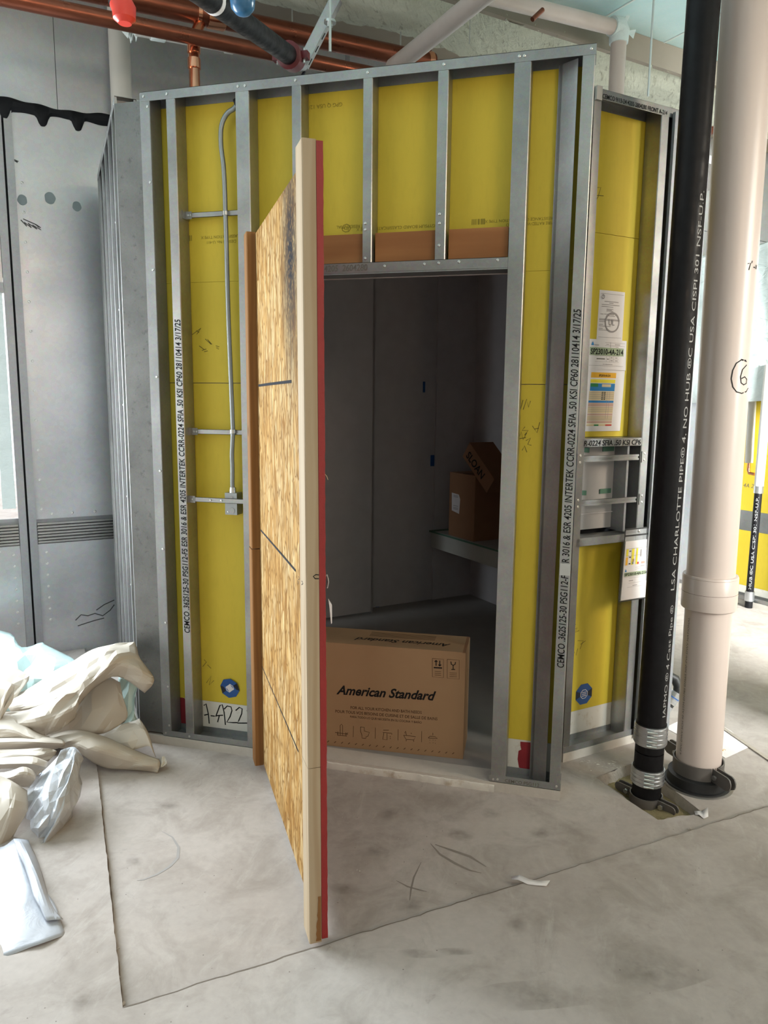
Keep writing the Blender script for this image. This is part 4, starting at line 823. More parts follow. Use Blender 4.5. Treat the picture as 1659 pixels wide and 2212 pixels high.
# ================================================================== CONDUIT AND BOX IN THE LEFT BAY
cy = .055
cpx = [(512, 226), (505, 235), (494, 242), (485, 254), (479, 270), (477, 290), (478, 320), (483, 360), (486, 420), (487, 460), (489, 520), (491, 600), (494, 700), (498, 800), (502, 900), (503, 930), (502, 960), (501, 985), (502, 1010), (502, 1045), (503, 1062)]
cpts = [Yp(x, y, cy) for x, y in cpx]
sm = []
for i in range(len(cpts)-1):
    p0, p1, p2, p3 = cpts[max(i-1, 0)], cpts[i], cpts[i+1], cpts[min(i+2, len(cpts)-1)]
    for k in range(4):
        t = k/4; sm.append(.5*((2*p1)+(p2-p0)*t+(2*p0-5*p1+4*p2-p3)*t*t+(3*p1-p0-3*p2+p3)*t**3))
sm.append(cpts[-1])
cn = thing('conduit', Vector((sm[-1].x, cy, sm[-1].z)), 'thin grey conduit curving down inside the left stud bay to a box', 'conduit')
MB().tube(sm, .0105, 12).build('conduit_tube', 'conduit_steel', cn)
g = Yp(508, 228, cy); MB().tube([g+Vector((.002, 0, .006)), g+Vector((.012, 0, .01))], .02, 14).build('stud_grommet', 'black_rubber', cn)
for (px, py) in ((487, 461), (503, 932)): p = Yp(px, py, cy); MB().tube([p-Vector((0, 0, .008)), p+Vector((0, 0, .008))], .0145, 12).build('conduit_strap', 'screw_steel', cn)
e = cpts[-1]; MB().tube([e+Vector((0, 0, -.005)), e+Vector((0, 0, .02))], [.017, .014], 12).build('connector', 'screw_steel', cn)
jb = thing('junction_box', e-Vector((0, 0, .11)), 'square grey steel junction box on the lowest bracket bar', 'electrical box')
bxm = MB(); bxm.box(e.x-.030, e.x+.030, cy-.022, cy+.032, e.z-.105, e.z-.004); bxm.build('box_body', 'conduit_steel', jb)
MB().tube([Vector((e.x+.004, cy-.0225, e.z-.085)), Vector((e.x+.004, cy-.0235, e.z-.085))], .014, 14).build('knockout', 'galv', jb); screw((e.x-.015, cy-.022, e.z-.092), (0, -1, 0), jb, .004); MB().tube([Vector((e.x, cy-.0225, e.z-.03)), Vector((e.x, cy-.0235, e.z-.03))], .013, 14).build('knockout', 'galv', jb)
for i, (py0, py1, yy) in enumerate(((467, 458, .062), (932, 934, .062), (1080, 1082, .020))):
    a = Yp(392+i*8, py0, yy); b = Yp(520+i*4, py1, yy); zz = (a.z+b.z)/2; x0 = X(.129)+.001; x1 = X(.350)-.001
    br = MB(); br.box(x0, x1, yy, yy+.0016, zz-.011, zz+.011); br.box(x0, x1, yy, yy+.008, zz+.0095, zz+.011); br.box(x0, x1, yy, yy+.008, zz-.011, zz-.0095); o = br.build('bracket_bar', 'galv', wf)
    MB().box(x0, x0+.002, yy-.03, yy+.03, zz-.018, zz+.018).build('bracket_tab', 'galv', wf); MB().box(x0, x0+.03, yy-.0015, yy, zz-.016, zz+.016).build('bracket_tab', 'galv_track', wf)
    for dx in (.012, .024) if i < 2 else (.018, .11, .165): screw((x0+dx, yy-.002, zz), (0, -1, 0), wf, .005)
p = Yp(487, 1590, .045); p.z = TB+.002                        # scrap in the bottom track
single(MB().slab([Vector((p.x-.03, .03, p.z)), Vector((p.x+.03, .035, p.z)), Vector((p.x+.034, .06, p.z)), Vector((p.x-.02, .055, p.z))], (0, 0, .003)), 'metal_scrap', 'galv', 'small scrap of sheet metal lying in the left bottom track', 'scrap')

# ================================================================== PIPES IN THE RIGHT FOREGROUND
bp0 = Vector((2.261, .158, -.035)); bp1 = bp0+Vector((0, 0, 4.2))+_rt*.02; bax = (bp1-bp0).normalized()
BR_ = .060
def along(p0, ax, z): return p0+ax*((z-p0.z)/ax.z)
bp = thing('drain_pipe', bp0, 'black cast iron drain pipe standing in the floor cut-out', 'pipe')
MB().tube([along(bp0, bax, z) for z in (-.034, .20)], BR_, 28).build('pipe_stub', 'iron', bp); MB().tube([along(bp0, bax, z) for z in (.205, 1.2, 2.2, 4.19)], BR_, 32).build('pipe_run', 'iron', bp)
def zpx(ax0, ax, px, py):
    lo, hi = -.2, 5
    for _ in range(40):
        mm = (lo+hi)/2; d = along(ax0, ax, mm)-CAM; yy = 1106-FPX*d.dot(_u2)/d.dot(_fw)
        if yy > py: lo = mm
        else: hi = mm
    return mm
def coupling(z0, z1):
    MB().tube([along(bp0, bax, z) for z in (z0-.004, z1+.004)], BR_+.004, 28).build('coupling_gasket', 'black_rubber', bp)
    prof = []; rs = []
    for i in range(13): z = z0+(z1-z0)*i/12; prof.append(along(bp0, bax, z)); rs.append(BR_+.0065+(.0015 if i % 2 else 0))
    sh = MB().tube(prof, rs, 28).build('coupling_shield', 'band', bp)
    f_ = (CAM-bp0); f_.z = 0; f_.normalize(); sd = Vector((-f_.y, f_.x, 0))
    for i in range(4):
        z = z0+(z1-z0)*(.14+.24*i); c_ = along(bp0, bax, z)
        MB().tube([c_-bax*.006, c_+bax*.006], BR_+.0095, 28).build('clamp_band', 'band', sh)
        q = c_+(f_*.98+sd*.1).normalized()*(BR_+.014); MB().tube([q-sd*.020, q-sd*.004, q+sd*.004, q+sd*.020], [.0068, .0068, .0045, .0052], 10).build('clamp_screw', 'screw_steel', sh)
zc = [zpx(bp0, bax, 0, y) for y in (1603, 1562, 1688, 1655)]
coupling(zc[0], zc[1]); coupling(zc[2], zc[3])
# raised white lettering curving round the pipe
def wraptext(parent, p0, ax, rad, ang, z0, z1, body, size, m, nm='pipe_lettering'):
    v = text2d(body, size, 0, 0); L = max(q[0] for q in v[0]); mid = size*.35
    f_ = (CAM-p0); f_.z = 0; f_.normalize(); sd = Vector((f_.y, -f_.x, 0))*-1
    sd = (_rt-f_*_rt.dot(f_)).normalized()
    def fn(u, q):
        z = z0+(z1-z0)*u/L; a = ang+(mid-q)/rad; c_ = along(p0, ax, z); return c_+(f_*math.cos(a)+sd*math.sin(a))*(rad+.0007)
    flat(v, fn, nm, m, parent)
wraptext(bp, bp0, bax, BR_, R(47), zpx(bp0, bax, 0, 1270), zpx(bp0, bax, 0, 420), 'LSA CHARLOTTE PIPE® 4, NO HUB ®C USA CISPI 301 NSF-U.P.', .028, 'ink_white')
wraptext(bp, bp0, bax, BR_, R(52), zpx(bp0, bax, 0, 1540), zpx(bp0, bax, 0, 1300), 'IAPMO ® 4 Cast Pipe ®', .026, 'ink_white')
# riser clamp of the drain pipe, lying in the cut-out
def riser(p0, rad, z, dirv, parent, hw, ext, m='dark_steel', back=True):
    d = dirv.normalized(); nn_ = Vector((-d.y, d.x, 0)); c_ = Vector((p0.x, p0.y, z))
    for s_ in (1, -1):
        pts = [c_+(d*math.cos(a)+nn_*s_*math.sin(a))*(rad+.004) for a in [R(12+156*i/14) for i in range(15)]]
        mb = MB()
        for q in pts: n2 = (q-c_).normalized(); mb.v += [q+Vector((0, 0, -hw)), q+Vector((0, 0, hw)), q+n2*.005+Vector((0, 0, hw)), q+n2*.005+Vector((0, 0, -hw))]
        for i in range(14):
            for k in range(4): a = i*4+k; b = i*4+(k+1) % 4; mb.f.append((a, b, b+4, a+4))
        mb.build('clamp_half', m, parent)
        for e_ in (1, -1):
            if e_ < 0 and not back: continue
            o = c_+d*e_*(rad+.002)+nn_*s_*.010; L = ext; pr_ = [(0, -hw), (L*.8, -hw), (L*.95, -hw*.7), (L, -hw*.2), (L, hw*.3), (L*.93, hw*.8), (L*.8, hw), (0, hw)]
            mb = MB(); mb.slab([o+d*e_*a+Vector((0, 0, b)) for a, b in pr_], nn_*s_*.006); mb.build('clamp_ear', m, parent)
    for e_ in (1, -1):
        if e_ < 0 and not back: continue
        o = c_+d*e_*(rad+.025); mb = MB(); mb.tube([o-nn_*.028, o+nn_*.028], .006, 10); mb.tube([o-nn_*.030, o-nn_*.022], .011, 6); mb.tube([o+nn_*.022, o+nn_*.030], .011, 6); mb.build('clamp_bolt', 'screw_steel', parent)
rd = Zp(1462, 1748)-Zp(1340, 1690)
riser(bp0, BR_, -.016, rd, bp, .020, .085)
# white plastic pipe
wp0 = Vector((2.489, .325, .0)); WR = .098; wp1 = wp0+Vector((0, 0, 4.2))-_rt*.045; wax = (wp1-wp0).normalized()
wp = thing('plastic_pipe', wp0, 'thick off-white plastic pipe with a coupling, marked with a circled 6', 'pipe')
cz0, cz1 = zpx(wp0, wax, 0, 1312), zpx(wp0, wax, 0, 1240)
MB().tube([along(wp0, wax, z) for z in (.0, cz0+.01)], WR-.003, 40).build('lower_run', 'pvc', wp); MB().tube([along(wp0, wax, z) for z in (cz1-.01, 2.5, 4.19)], WR, 40).build('upper_run', 'pvc', wp)
MB().tube([along(wp0, wax, z) for z in (cz0, cz0+.004, cz0+.02, cz1-.012, cz1-.010, cz1-.008, cz1)], [WR+.010, WR+.014, WR+.0145, WR+.0145, WR+.013, WR+.0145, WR+.012], 40).build('coupling', 'pvc', wp)
zm = (cz0+cz1)/2; MB().tube([along(wp0, wax, zm-.0006), along(wp0, wax, zm+.0006)], WR+.0148, 40).build('coupling_ridge', 'ink_brown', wp)
def wrap_strokes(p0, ax, rad, lines, wd, m, parent, nm='marker_writing'):
    f_ = (CAM-p0); f_.z = 0; f_.normalize(); sd = _rt.copy(); sd = (sd-f_*sd.dot(f_)).normalized(); D0 = (p0-CAM).dot(_fw)
    ln = []
    for l in lines:
        o = []
        for (px, py) in l:
            z = zpx(p0, ax, px, py); c_ = along(p0, ax, z)-CAM; cx = 829.5+FPX*c_.dot(_r2)/c_.dot(_fw); s_ = max(-.97, min(.97, (px-cx)*(c_.dot(_fw)-rad*.5)/FPX/rad)); o.append((math.asin(s_)*rad, z))
        ln.append(o)
    flat(strokes2d(ln, wd), lambda u, v: along(p0, ax, v)+(f_*math.cos(u/rad)+sd*math.sin(u/rad))*(rad+.0008), nm, m, parent)
six = [[(1608, 790), (1600, 800), (1596, 815), (1597, 828), (1602, 832), (1607, 829), (1608, 820), (1604, 815), (1598, 819)], [(1608, 783), (1598, 780), (1588, 787), (1581, 802), (1578, 820), (1581, 837), (1588, 847), (1598, 850), (1607, 846), (1611, 838)], [(1597, 779), (1607, 781)]]
wrap_strokes(wp0, wax, WR, six, .0045, 'ink', wp)
wrap_strokes(wp0, wax, WR, [[(1611, 579), (1617, 577), (1613, 592)], [(1620, 572), (1619, 577)], [(1622, 585), (1625, 585)], [(1627, 579), (1626, 588)], [(1629, 579), (1628, 588)]], .004, 'ink', wp)
wraptext(wp, wp0, wax, WR-.003, R(-50), zpx(wp0, wax, 0, 1625), zpx(wp0, wax, 0, 1330), '4 PVC DWV SCH 40 ASTM D1785 D2665 NSF-PW-DWV NATIONAL', .015, 'ink_grey')
# base collar and riser clamp
m = MB(); m.tube([along(wp0, wax, z) for z in (.0, .012, .013, .052, .058)], [WR+.042, WR+.040, WR+.030, WR+.026, WR+.010], 40); m.build('rubber_collar', 'black_rubber', wp)
m = MB(); m.tube([along(wp0, wax, z) for z in (.0, .004, .006)], [WR+.052, WR+.048, WR+.040], 40); m.build('floor_sealant', 'dark_steel', wp)
rd2 = Vector((.84, -.42, 0))
riser(wp0, WR, .088, Zp(1560, 1700)-Zp(1430, 1615), wp, .030, .105)
# trap assembly behind the two pipes
tr = thing('pipe_trap', Zp(1455, 1560), 'small steel banded pipe elbow between the black and white pipes', 'pipe fitting')
dtr = floor_depth(1455, 1560)*.985
tp = [Dp(1428, 1462, dtr), Dp(1447, 1460, dtr), Dp(1458, 1466, dtr), Dp(1465, 1482, dtr), Dp(1464, 1500, dtr)]
MB().tube(tp, [.022, .023, .024, .024, .023], 16).build('elbow', 'black_rubber', tr)
MB().tube([Dp(1462, 1496, dtr), Dp(1447, 1518, dtr)], .030, 18).build('band_upper', 'band', tr); MB().tube([Dp(1447, 1518, dtr), Dp(1443, 1524, dtr)], .026, 16).build('sleeve', 'black_rubber', tr); MB().tube([Dp(1443, 1524, dtr), Dp(1426, 1548, dtr)], .028, 18).build('band_lower', 'band', tr)
for i in range(4): a = Dp(1459-i*4, 1500+i*5.5, dtr); b = a+(Dp(1447, 1518, dtr)-Dp(1462, 1496, dtr)).normalized()*.006; MB().tube([a, b], .0315, 18).build('clamp_band', 'blue_label' if i == 1 else 'screw_steel', tr)
MB().tube([Dp(1426, 1548, dtr), Vector((*Dp(1420, 1560, dtr).xy, .0))], .024, 14).build('tail_pipe', 'iron', tr)

# ================================================================== PIPES AND HANGERS OVERHEAD
def upipe(name, label, px0, px1, off0, off1, r_, m, cat='pipe', fittings=(), group=None):
    a = hit(*px0, NN*off0, NN); b = hit(*px1, NN*off1, NN); t = thing(name, a, label, cat, group); MB().tube([a, a.lerp(b, .5), b], r_, 24).build('pipe_run', m, t)
    for f_, ln, rr_, mm in fittings:
        c_ = a.lerp(b, f_); d = (b-a).normalized(); MB().tube([c_-d*ln, c_-d*(ln*.9), c_+d*(ln*.9), c_+d*ln], [rr_*.96, rr_, rr_, rr_*.96], 24).build('fitting_collar', mm, t)
    return t, a, b
cA, a1, b1_ = upipe('copper_pipe', 'upper copper water pipe with a tee and red valve lever', (150, -30), (935, 135), .93, .93, .056, 'copper', fittings=((.985, .02, .062, 'copperb'), (.345, .05, .064, 'copperb'), (.30, .012, .062, 'copperb')))
cB, a2, b2_ = upipe('copper_pipe', 'lower copper water pipe passing behind the top track', (-40, -15), (830, 165), .80, .80, .040, 'copper')
cA['group'] = cB['group'] = 'copper pipes overhead'
tee = a1.lerp(b1_, .345)
dp = thing('copper_riser', Vector((tee.x, tee.y, 2.6)), 'vertical copper branch with press fittings dropping behind the left stud bay', 'pipe')
dtop = hit(432, 50, NN*.93, NN); dk_ = hit(418, 85, NN*.87, NN)
dl = Vector((dk_.x, dk_.y, 0))
MB().tube([dtop, dtop.lerp(dk_, .6), dk_, Vector((dk_.x, dk_.y, 2.7))], .030, 20).build('riser_run', 'copperb', dp)
for z0 in (dk_.z-.02, dk_.z-.10, dk_.z-.32): MB().tube([Vector((dk_.x, dk_.y, z0)), Vector((dk_.x, dk_.y, z0-.05))], .036, 20).build('press_collar', 'copperb', dp)
vl = b1_-(b1_-a1).normalized()*.03; MB().tube([vl+Vector((0, 0, .05)), vl+Vector((.012, 0, .13))], [.012, .016], 10).build('valve_lever', 'red_coupling', cA)
pvA = thing('plastic_pipe', Vector((0, 0, 0)), 'off-white vertical plastic pipe behind the left pod corner', 'pipe')
qa, qb = hit(262, 200, NN*1.50, NN), hit(255, 30, NN*1.50, NN); pvA.location = qa; BASE[pvA.name] = qa.copy()
MB().tube([Vector((qa.x, qa.y, 2.95)), Vector((qa.x, qa.y, max(3.0, qa.z))), qb, qb+(qb-qa)*.8], .062, 24).build('pipe_run', 'pvc2', pvA)
pvB, _, _ = upipe('plastic_pipe', 'thin white plastic pipe with torn wrap under the copper pipes', (292, 62), (720, 140), 1.1, 1.1, .036, 'pvc2', fittings=((.1, .04, .044, 'sheet'), (.44, .025, .043, 'pvc2')))
tq = hit(290, 64, NN*1.1, NN)
m = MB(); rr = random.Random(5)
for i in range(9): a = rr.uniform(-1.2, 1.2); q = tq+Vector((rr.uniform(-.03, .03), rr.uniform(-.03, .03), rr.uniform(-.02, .04))); m.slab([q, q+Vector((-.05+.02*a, .01, .02*a)), q+Vector((-.03, .02, -.05+.02*a))], (0.001, .001, .001))
m.build('torn_wrap', 'sheet', pvB)
# beam-side plastic pipe with elbow and drop, and the branch that runs towards the camera
e1_ = hit(1338, 62, NN*.31, NN); s0 = hit(1000, -22, NN*.31, NN)
pvC = thing('plastic_pipe', e1_, 'tan plastic pipe along the beam with a taped elbow dropping behind the right wall', 'pipe')
MB().tube([s0, e1_], .046, 24).build('pipe_run', 'pvc', pvC); MB().tube([e1_+Vector((0, 0, .02)), e1_-Vector((0, 0, .12)), Vector((e1_.x, e1_.y, 2.2))], .050, 24).build('pipe_drop', 'pvc', pvC)
MB().tube([e1_-U*.07, e1_-U*.02+Vector((0, 0, .004)), e1_+Vector((0, 0, -.02)), e1_-Vector((0, 0, .09))], [.058, .066, .066, .060], 20).build('taped_elbow', 'sheet', pvC)
m = MB(); q = e1_+U*.03; m.slab([q, q+U*.06+Vector((0, 0, .10)), q+U*.02+Vector((0, 0, .09))], NN*.002); m.slab([q+U*.03, q+U*.12+Vector((0, 0, .03)), q+U*.10-Vector((0, 0, .03))], NN*.002); m.build('tape_end', 'sheet', pvC)
h0 = hit(885, 118, NN*.62, NN); h1 = h0-NN*1.15; h1.z = h0.z+.02
pvD = thing('plastic_pipe', h0, 'tan plastic branch pipe slanting up towards the top of the view', 'pipe'); MB().tube([h0+NN*.2, h0, h1], .052, 24).build('pipe_run', 'pvc', pvD)
for p_ in (pvA, pvB, pvC, pvD): p_['group'] = 'plastic pipes overhead'
cs = hit(1150, 42, NN*.20, NN); ce_ = hit(1166, 27, NN*.20, NN)
single(MB().tube([cs, cs.lerp(ce_, .5), ce_+(ce_-cs)*.4], .014, 12), 'copper_stub', 'copper', 'short copper stub sticking out below the beam', 'pipe')
# black sprinkler main with red coupling
k0 = Dp(430, -20, 2.75); k1 = Dp(628, 122, 3.85); k2 = Dp(650, 138, 4.25); kd = (k1-k0).normalized()
sp = thing('sprinkler_pipe', k1, 'black steel sprinkler pipe ending in a dark red coupling', 'pipe')
MB().tube([k0-kd*.4, k0, k1], .046, 24).build('pipe_run', 'iron', sp); q = k0+kd*.12; MB().tube([q, q+kd*.03], .048, 24).build('white_ring', 'paper', sp)
MB().tube([k1-kd*.05, k1-kd*.045, k1+kd*.055, k1+kd*.06], [.056, .066, .066, .056], 20).build('coupling', 'red_coupling', sp); sd = kd.cross(Vector((0, 0, 1))).normalized()
for s_ in (1, -1): c_ = k1+kd*.005+sd*s_*.070; MB().box(c_.x-.025, c_.x+.025, c_.y-.02, c_.y+.02, c_.z-.018, c_.z+.018).build('bolt_pad', 'red_coupling', sp); MB().tube([c_+Vector((0, 0, -.035)), c_+Vector((0, 0, .035))], .008, 8).build('bolt', 'screw_steel', sp)
MB().tube([k1+kd*.06, k1+kd*.16, k1+kd*.22], [.040, .040, .034], 16).build('end_fitting', 'band', sp)
# slotted strut brace
sa, sb = Dp(718, 18, 3.95), Dp(655, 142, 4.05); sdv = (sb-sa).normalized(); sx_ = sdv.cross(_fw).normalized(); sy_ = sdv.cross(sx_).normalized()
st_ = thing('strut_channel', sa, 'slotted steel strut channel brace with threaded rod', 'strut')
ST = lambda a, b, c_: sa+sdv*a+sx_*b+sy_*c_; Ls = (sb-sa).length
m = MB(ST); m.box(-.05, Ls, -.028, .028, -.02, -.018); m.box(-.05, Ls, -.028, -.026, -.02, .03); m.box(-.05, Ls, .026, .028, -.02, .03); m.build('channel', 'galv', st_)
m = MB(ST); m.box(-.05, Ls, -.028, .028, .028, .030); m.build('channel_back', 'galv', st_)
for i in range(5): MB(ST).box(.05+i*.07, .085+i*.07, .004, .018, -.0206, -.0198).build('slot', 'black_seal', st_); MB(ST).box(.05+i*.07, .085+i*.07, .0281, .0285, .0, .014).build('slot', 'black_seal', st_)
def rod(px, y0, y1, dist, label, r_=.005, parent=None):
    a = Dp(px, y1, dist); t = single(MB().tube([a, Vector((a.x, a.y, 4.19))], r_, 8), 'hanger_rod', 'rod_steel', label, 'rod', 'threaded hanger rods'); return t
rod(632, 0, 135, 4.6, 'thin hanger rod left of the strut channel'); rod(865, 0, 112, 4.9, 'hanger rod above the right end of the copper pipe')
rod(713, 0, 112, 3.9, 'threaded rod with washers through the slotted strut', .008); q = Dp(713, 45, 3.9)
MB().tube([q, q-Vector((0, 0, .012))], .032, 16).build('washer', 'screw_steel', st_); MB().tube([q-Vector((0, 0, .012)), q-Vector((0, 0, .03))], .016, 6).build('nut', 'screw_steel', st_)
rod(1014, 0, 95, 4.6, 'dark thin wire rod beside the slanting plastic pipe', .0028); rod(1400, 0, 208, 4.3, 'hanger rod over the right pod wall', .006); rod(1545, 0, 268, 4.6, 'bright hanger rod between the black and white pipes', .008)
# sprinkler drop with red cap, blue cap
c0 = Dp(268, 20, 2.3); rc = thing('capped_nozzle', c0, 'grey nozzle with a bright red plastic cap hanging at the top left', 'nozzle', 'capped overhead outlets')
MB().tube([c0+Vector((-.03, 0, .16)), c0+Vector((-.012, 0, .02)), c0+Vector((-.010, 0, .015))], .032, 20).build('nozzle_body', 'sprinkler_grey', rc); MB().tube([c0+Vector((-.012, 0, .022)), c0, c0+Vector((.0, 0, -.028)), c0+Vector((.001, 0, -.038)), c0+Vector((.001, 0, -.042))], [.035, .037, .034, .022, .020], 20).build('red_cap', 'red_plastic', rc)
MB().tube([c0+Vector((-.011, 0, .018)), c0+Vector((-.0115, 0, .022))], .036, 20).build('cap_ring', 'black_rubber', rc)
c0 = Dp(524, 8, 2.6); bc = thing('capped_nozzle', c0, 'translucent dark blue plastic cap hanging at the top edge', 'nozzle', 'capped overhead outlets')
MB().tube([c0+Vector((0, 0, .10)), c0+Vector((0, 0, .02)), c0+Vector((0, 0, -.015)), c0+Vector((0, 0, -.033)), c0+Vector((0, 0, -.038))], [.044, .045, .041, .025, .010], 20).build('blue_cap', 'blue_plastic', bc); MB().tube([c0+Vector((0, 0, .1)), c0+Vector((0, 0, .3))], .03, 14).build('nozzle_body', 'sprinkler_grey', bc)

# ================================================================== HEAP OF KRAFT PAPER AND PLASTIC FILM
def cr(p0, p1, p2, p3, t): return .5*((2*p1)+(p2-p0)*t+(2*p0-5*p1+4*p2-p3)*t*t+(3*p1-p0-3*p2+p3)*t**3)
def drape(name, rows, m, label, cat, group, sub=7, crump=.0032, thick=.0008, seed=1, smooth=20):
    sub = max(3, sub//2+1); smooth = 13
    pts = [[Dp(*q) for q in r_] for r_ in rows]
    for r_ in pts:
        for p in r_:
            if p.z < .004: p.z = .004
    fine = []
    for r_ in pts:
        o = []
        for i in range(len(r_)-1):
            for k in range(sub): o.append(cr(r_[max(i-1, 0)], r_[i], r_[i+1], r_[min(i+2, len(r_)-1)], k/sub))
        o.append(r_[-1]); fine.append(o)
    grid = []; nc = len(fine[0])
    for j in range(len(fine)-1):
        for k in range(sub):
            grid.append([cr(fine[max(j-1, 0)][c], fine[j][c], fine[j+1][c], fine[min(j+2, len(fine)-1)][c], k/sub) for c in range(nc)])
    grid.append(fine[-1]); nr = len(grid); rr = random.Random(seed)
    # creased paper: coarse random kinks joined by straight facets, plus the long folds
    kr, kc = max(2, (nr-1)//2), max(2, (nc-1)//2); kn = [[rr.uniform(-1, 1) for _ in range(kc+1)] for _ in range(kr+1)]
    mb = MB()
    for j in range(nr):
        for c in range(nc):
            a_, b_ = j*kr/(nr-1), c*kc/(nc-1); j0, c0 = min(int(a_), kr-1), min(int(b_), kc-1); fj, fc = a_-j0, b_-c0
            if fj+fc < 1: h = kn[j0][c0]+(kn[j0+1][c0]-kn[j0][c0])*fj+(kn[j0][c0+1]-kn[j0][c0])*fc
            else: h = kn[j0+1][c0+1]+(kn[j0+1][c0]-kn[j0+1][c0+1])*(1-fc)+(kn[j0][c0+1]-kn[j0+1][c0+1])*(1-fj)
            q = grid[j][c]-_fw*h*crump*3.4+Vector((0, 0, h*crump)); q.z = max(q.z, .003); mb.v.append(q)
    for j in range(nr-1):
        for c in range(nc-1):
            a_, b_, c_, d_ = j*nc+c, j*nc+c+1, (j+1)*nc+c+1, (j+1)*nc+c; mb.f += [(a_, b_, d_), (b_, c_, d_)]
    o = single(mb, name, m, label, cat, group, smooth=smooth)
    sd = o.modifiers.new('thickness', 'SOLIDIFY'); sd.thickness = thick; sd.offset = 0
    return o
G1, G2 = 'crumpled kraft paper sheets', 'crumpled plastic sheets'
drape('kraft_sheet', [[(-60, 1505, 3.9), (60, 1500, 3.86), (150, 1485, 3.82), (245, 1500, 3.68)], [(-60, 1560, 3.72), (60, 1560, 3.68), (150, 1550, 3.66), (245, 1552, 3.60)], [(-60, 1640, 3.44), (60, 1630, 3.44), (150, 1612, 3.5), (240, 1603, 3.56)]], 'kraft', 'flattened kraft sheet at the back bottom of the paper heap', 'paper', G1, 6, .01, seed=2)
drape('plastic_film', [[(-60, 1355, 4.5), (20, 1367, 4.4), (48, 1398, 4.3), (84, 1386, 4.28), (120, 1404, 4.2), (168, 1427, 4.1)], [(-60, 1400, 4.15), (20, 1405, 4.1), (60, 1416, 4.05), (100, 1414, 4.03), (150, 1432, 3.97), (178, 1444, 3.95)], [(-60, 1470, 3.92), (20, 1460, 3.88), (60, 1466, 3.86), (100, 1468, 3.84), (140, 1476, 3.82), (180, 1482, 3.82)], [(-60, 1600, 3.78), (20, 1600, 3.74), (60, 1600, 3.74), (100, 1600, 3.74), (140, 1595, 3.72), (180, 1590, 3.72)]], 'cyan', 'pale aqua plastic film piled at the back of the paper heap', 'plastic sheet', G2, 6, .012, seed=3)
drape('kraft_sheet', [[(-60, 1412, 3.95), (0, 1428, 3.85), (40, 1447, 3.8), (66, 1461, 3.78)], [(-60, 1450, 3.8), (0, 1462, 3.74), (30, 1478, 3.72), (50, 1484, 3.72)], [(-60, 1490, 3.7), (0, 1500, 3.66), (20, 1510, 3.66), (34, 1512, 3.68)]], 'kraft2', 'pale yellow paper flap tucked under the aqua film at the left edge', 'paper', G1, 6, .004, seed=4)
drape('kraft_sheet', [[(10, 1502, 3.78), (60, 1490, 3.74), (120, 1450, 3.69), (188, 1409, 3.63), (250, 1391, 3.57), (290, 1386, 3.54)], [(18, 1520, 3.62), (78, 1505, 3.57), (140, 1470, 3.50), (205, 1425, 3.46), (248, 1404, 3.43), (304, 1424, 3.46)], [(26, 1538, 3.55), (84, 1528, 3.48), (158, 1497, 3.42), (218, 1455, 3.38), (262, 1432, 3.38), (334, 1470, 3.44)], [(34, 1552, 3.56), (92, 1548, 3.51), (166, 1528, 3.46), (204, 1484, 3.46), (256, 1462, 3.45), (311, 1497, 3.45)]], 'kraft', 'large kraft sheet humped over the heap with a tip against the steel plate', 'paper', G1, 9, .006, seed=5, smooth=24)
drape('plastic_film', [[(258, 1462, 3.62), (280, 1462, 3.60), (296, 1478, 3.58)], [(252, 1510, 3.60), (278, 1525, 3.575), (291, 1540, 3.565)], [(236, 1585, 3.56), (270, 1572, 3.55), (303, 1565, 3.545)]], 'cyan', 'torn scrap of aqua film beside the steel corner plate', 'plastic sheet', G2, 6, .006, seed=6)
drape('kraft_sheet', [[(80, 1556, 3.62), (150, 1530, 3.6), (198, 1478, 3.555), (232, 1462, 3.54), (258, 1474, 3.54)], [(84, 1572, 3.57), (150, 1560, 3.53), (200, 1535, 3.49), (248, 1520, 3.49), (275, 1538, 3.52)], [(90, 1592, 3.54), (150, 1592, 3.49), (200, 1587, 3.47), (232, 1582, 3.49), (268, 1560, 3.53)]], 'kraft', 'shaded kraft sheet hanging under the hump of the heap', 'paper', G1, 7, .003, seed=7)
drape('kraft_sheet', [[(-10, 1540, 3.52), (60, 1533, 3.45), (110, 1512, 3.42), (168, 1494, 3.42)], [(14, 1562, 3.42), (70, 1560, 3.37), (120, 1545, 3.36), (172, 1520, 3.39)], [(50, 1582, 3.43), (88, 1590, 3.42), (138, 1572, 3.42), (168, 1542, 3.44)]], 'kraft', 'folded kraft band lying below the hump of the heap', 'paper', G1, 8, .006, seed=8, smooth=24)
drape('kraft_sheet', [[(205, 1585, 3.56), (246, 1570, 3.54), (285, 1558, 3.52), (302, 1552, 3.53)], [(220, 1598, 3.50), (265, 1584, 3.46), (305, 1574, 3.45), (322, 1586, 3.47)], [(235, 1618, 3.46), (285, 1620, 3.43), (322, 1612, 3.42), (336, 1636, 3.43)]], 'kraft2', 'pale fan-shaped paper flap spreading beside the bottom of the steel plate', 'paper', G1, 7, .003, seed=9)
drape('kraft_sheet', [[(104, 1588, 3.50), (150, 1577, 3.46), (190, 1580, 3.44), (240, 1597, 3.44), (290, 1620, 3.43), (345, 1640, 3.42)], [(108, 1596, 3.42), (155, 1588, 3.37), (196, 1594, 3.35), (248, 1612, 3.36), (298, 1632, 3.37), (346, 1648, 3.38)], [(115, 1606, 3.39), (162, 1605, 3.33), (200, 1620, 3.31), (250, 1636, 3.33), (300, 1650, 3.34), (343, 1660, 3.36)], [(122, 1614, 3.41), (172, 1628, 3.36), (202, 1648, 3.36), (228, 1659, 3.365), (285, 1664, 3.365), (340, 1670, 3.36)]], 'kraft', 'rolled kraft paper tail lying on the floor towards the door', 'paper', G1, 8, .003, seed=10)
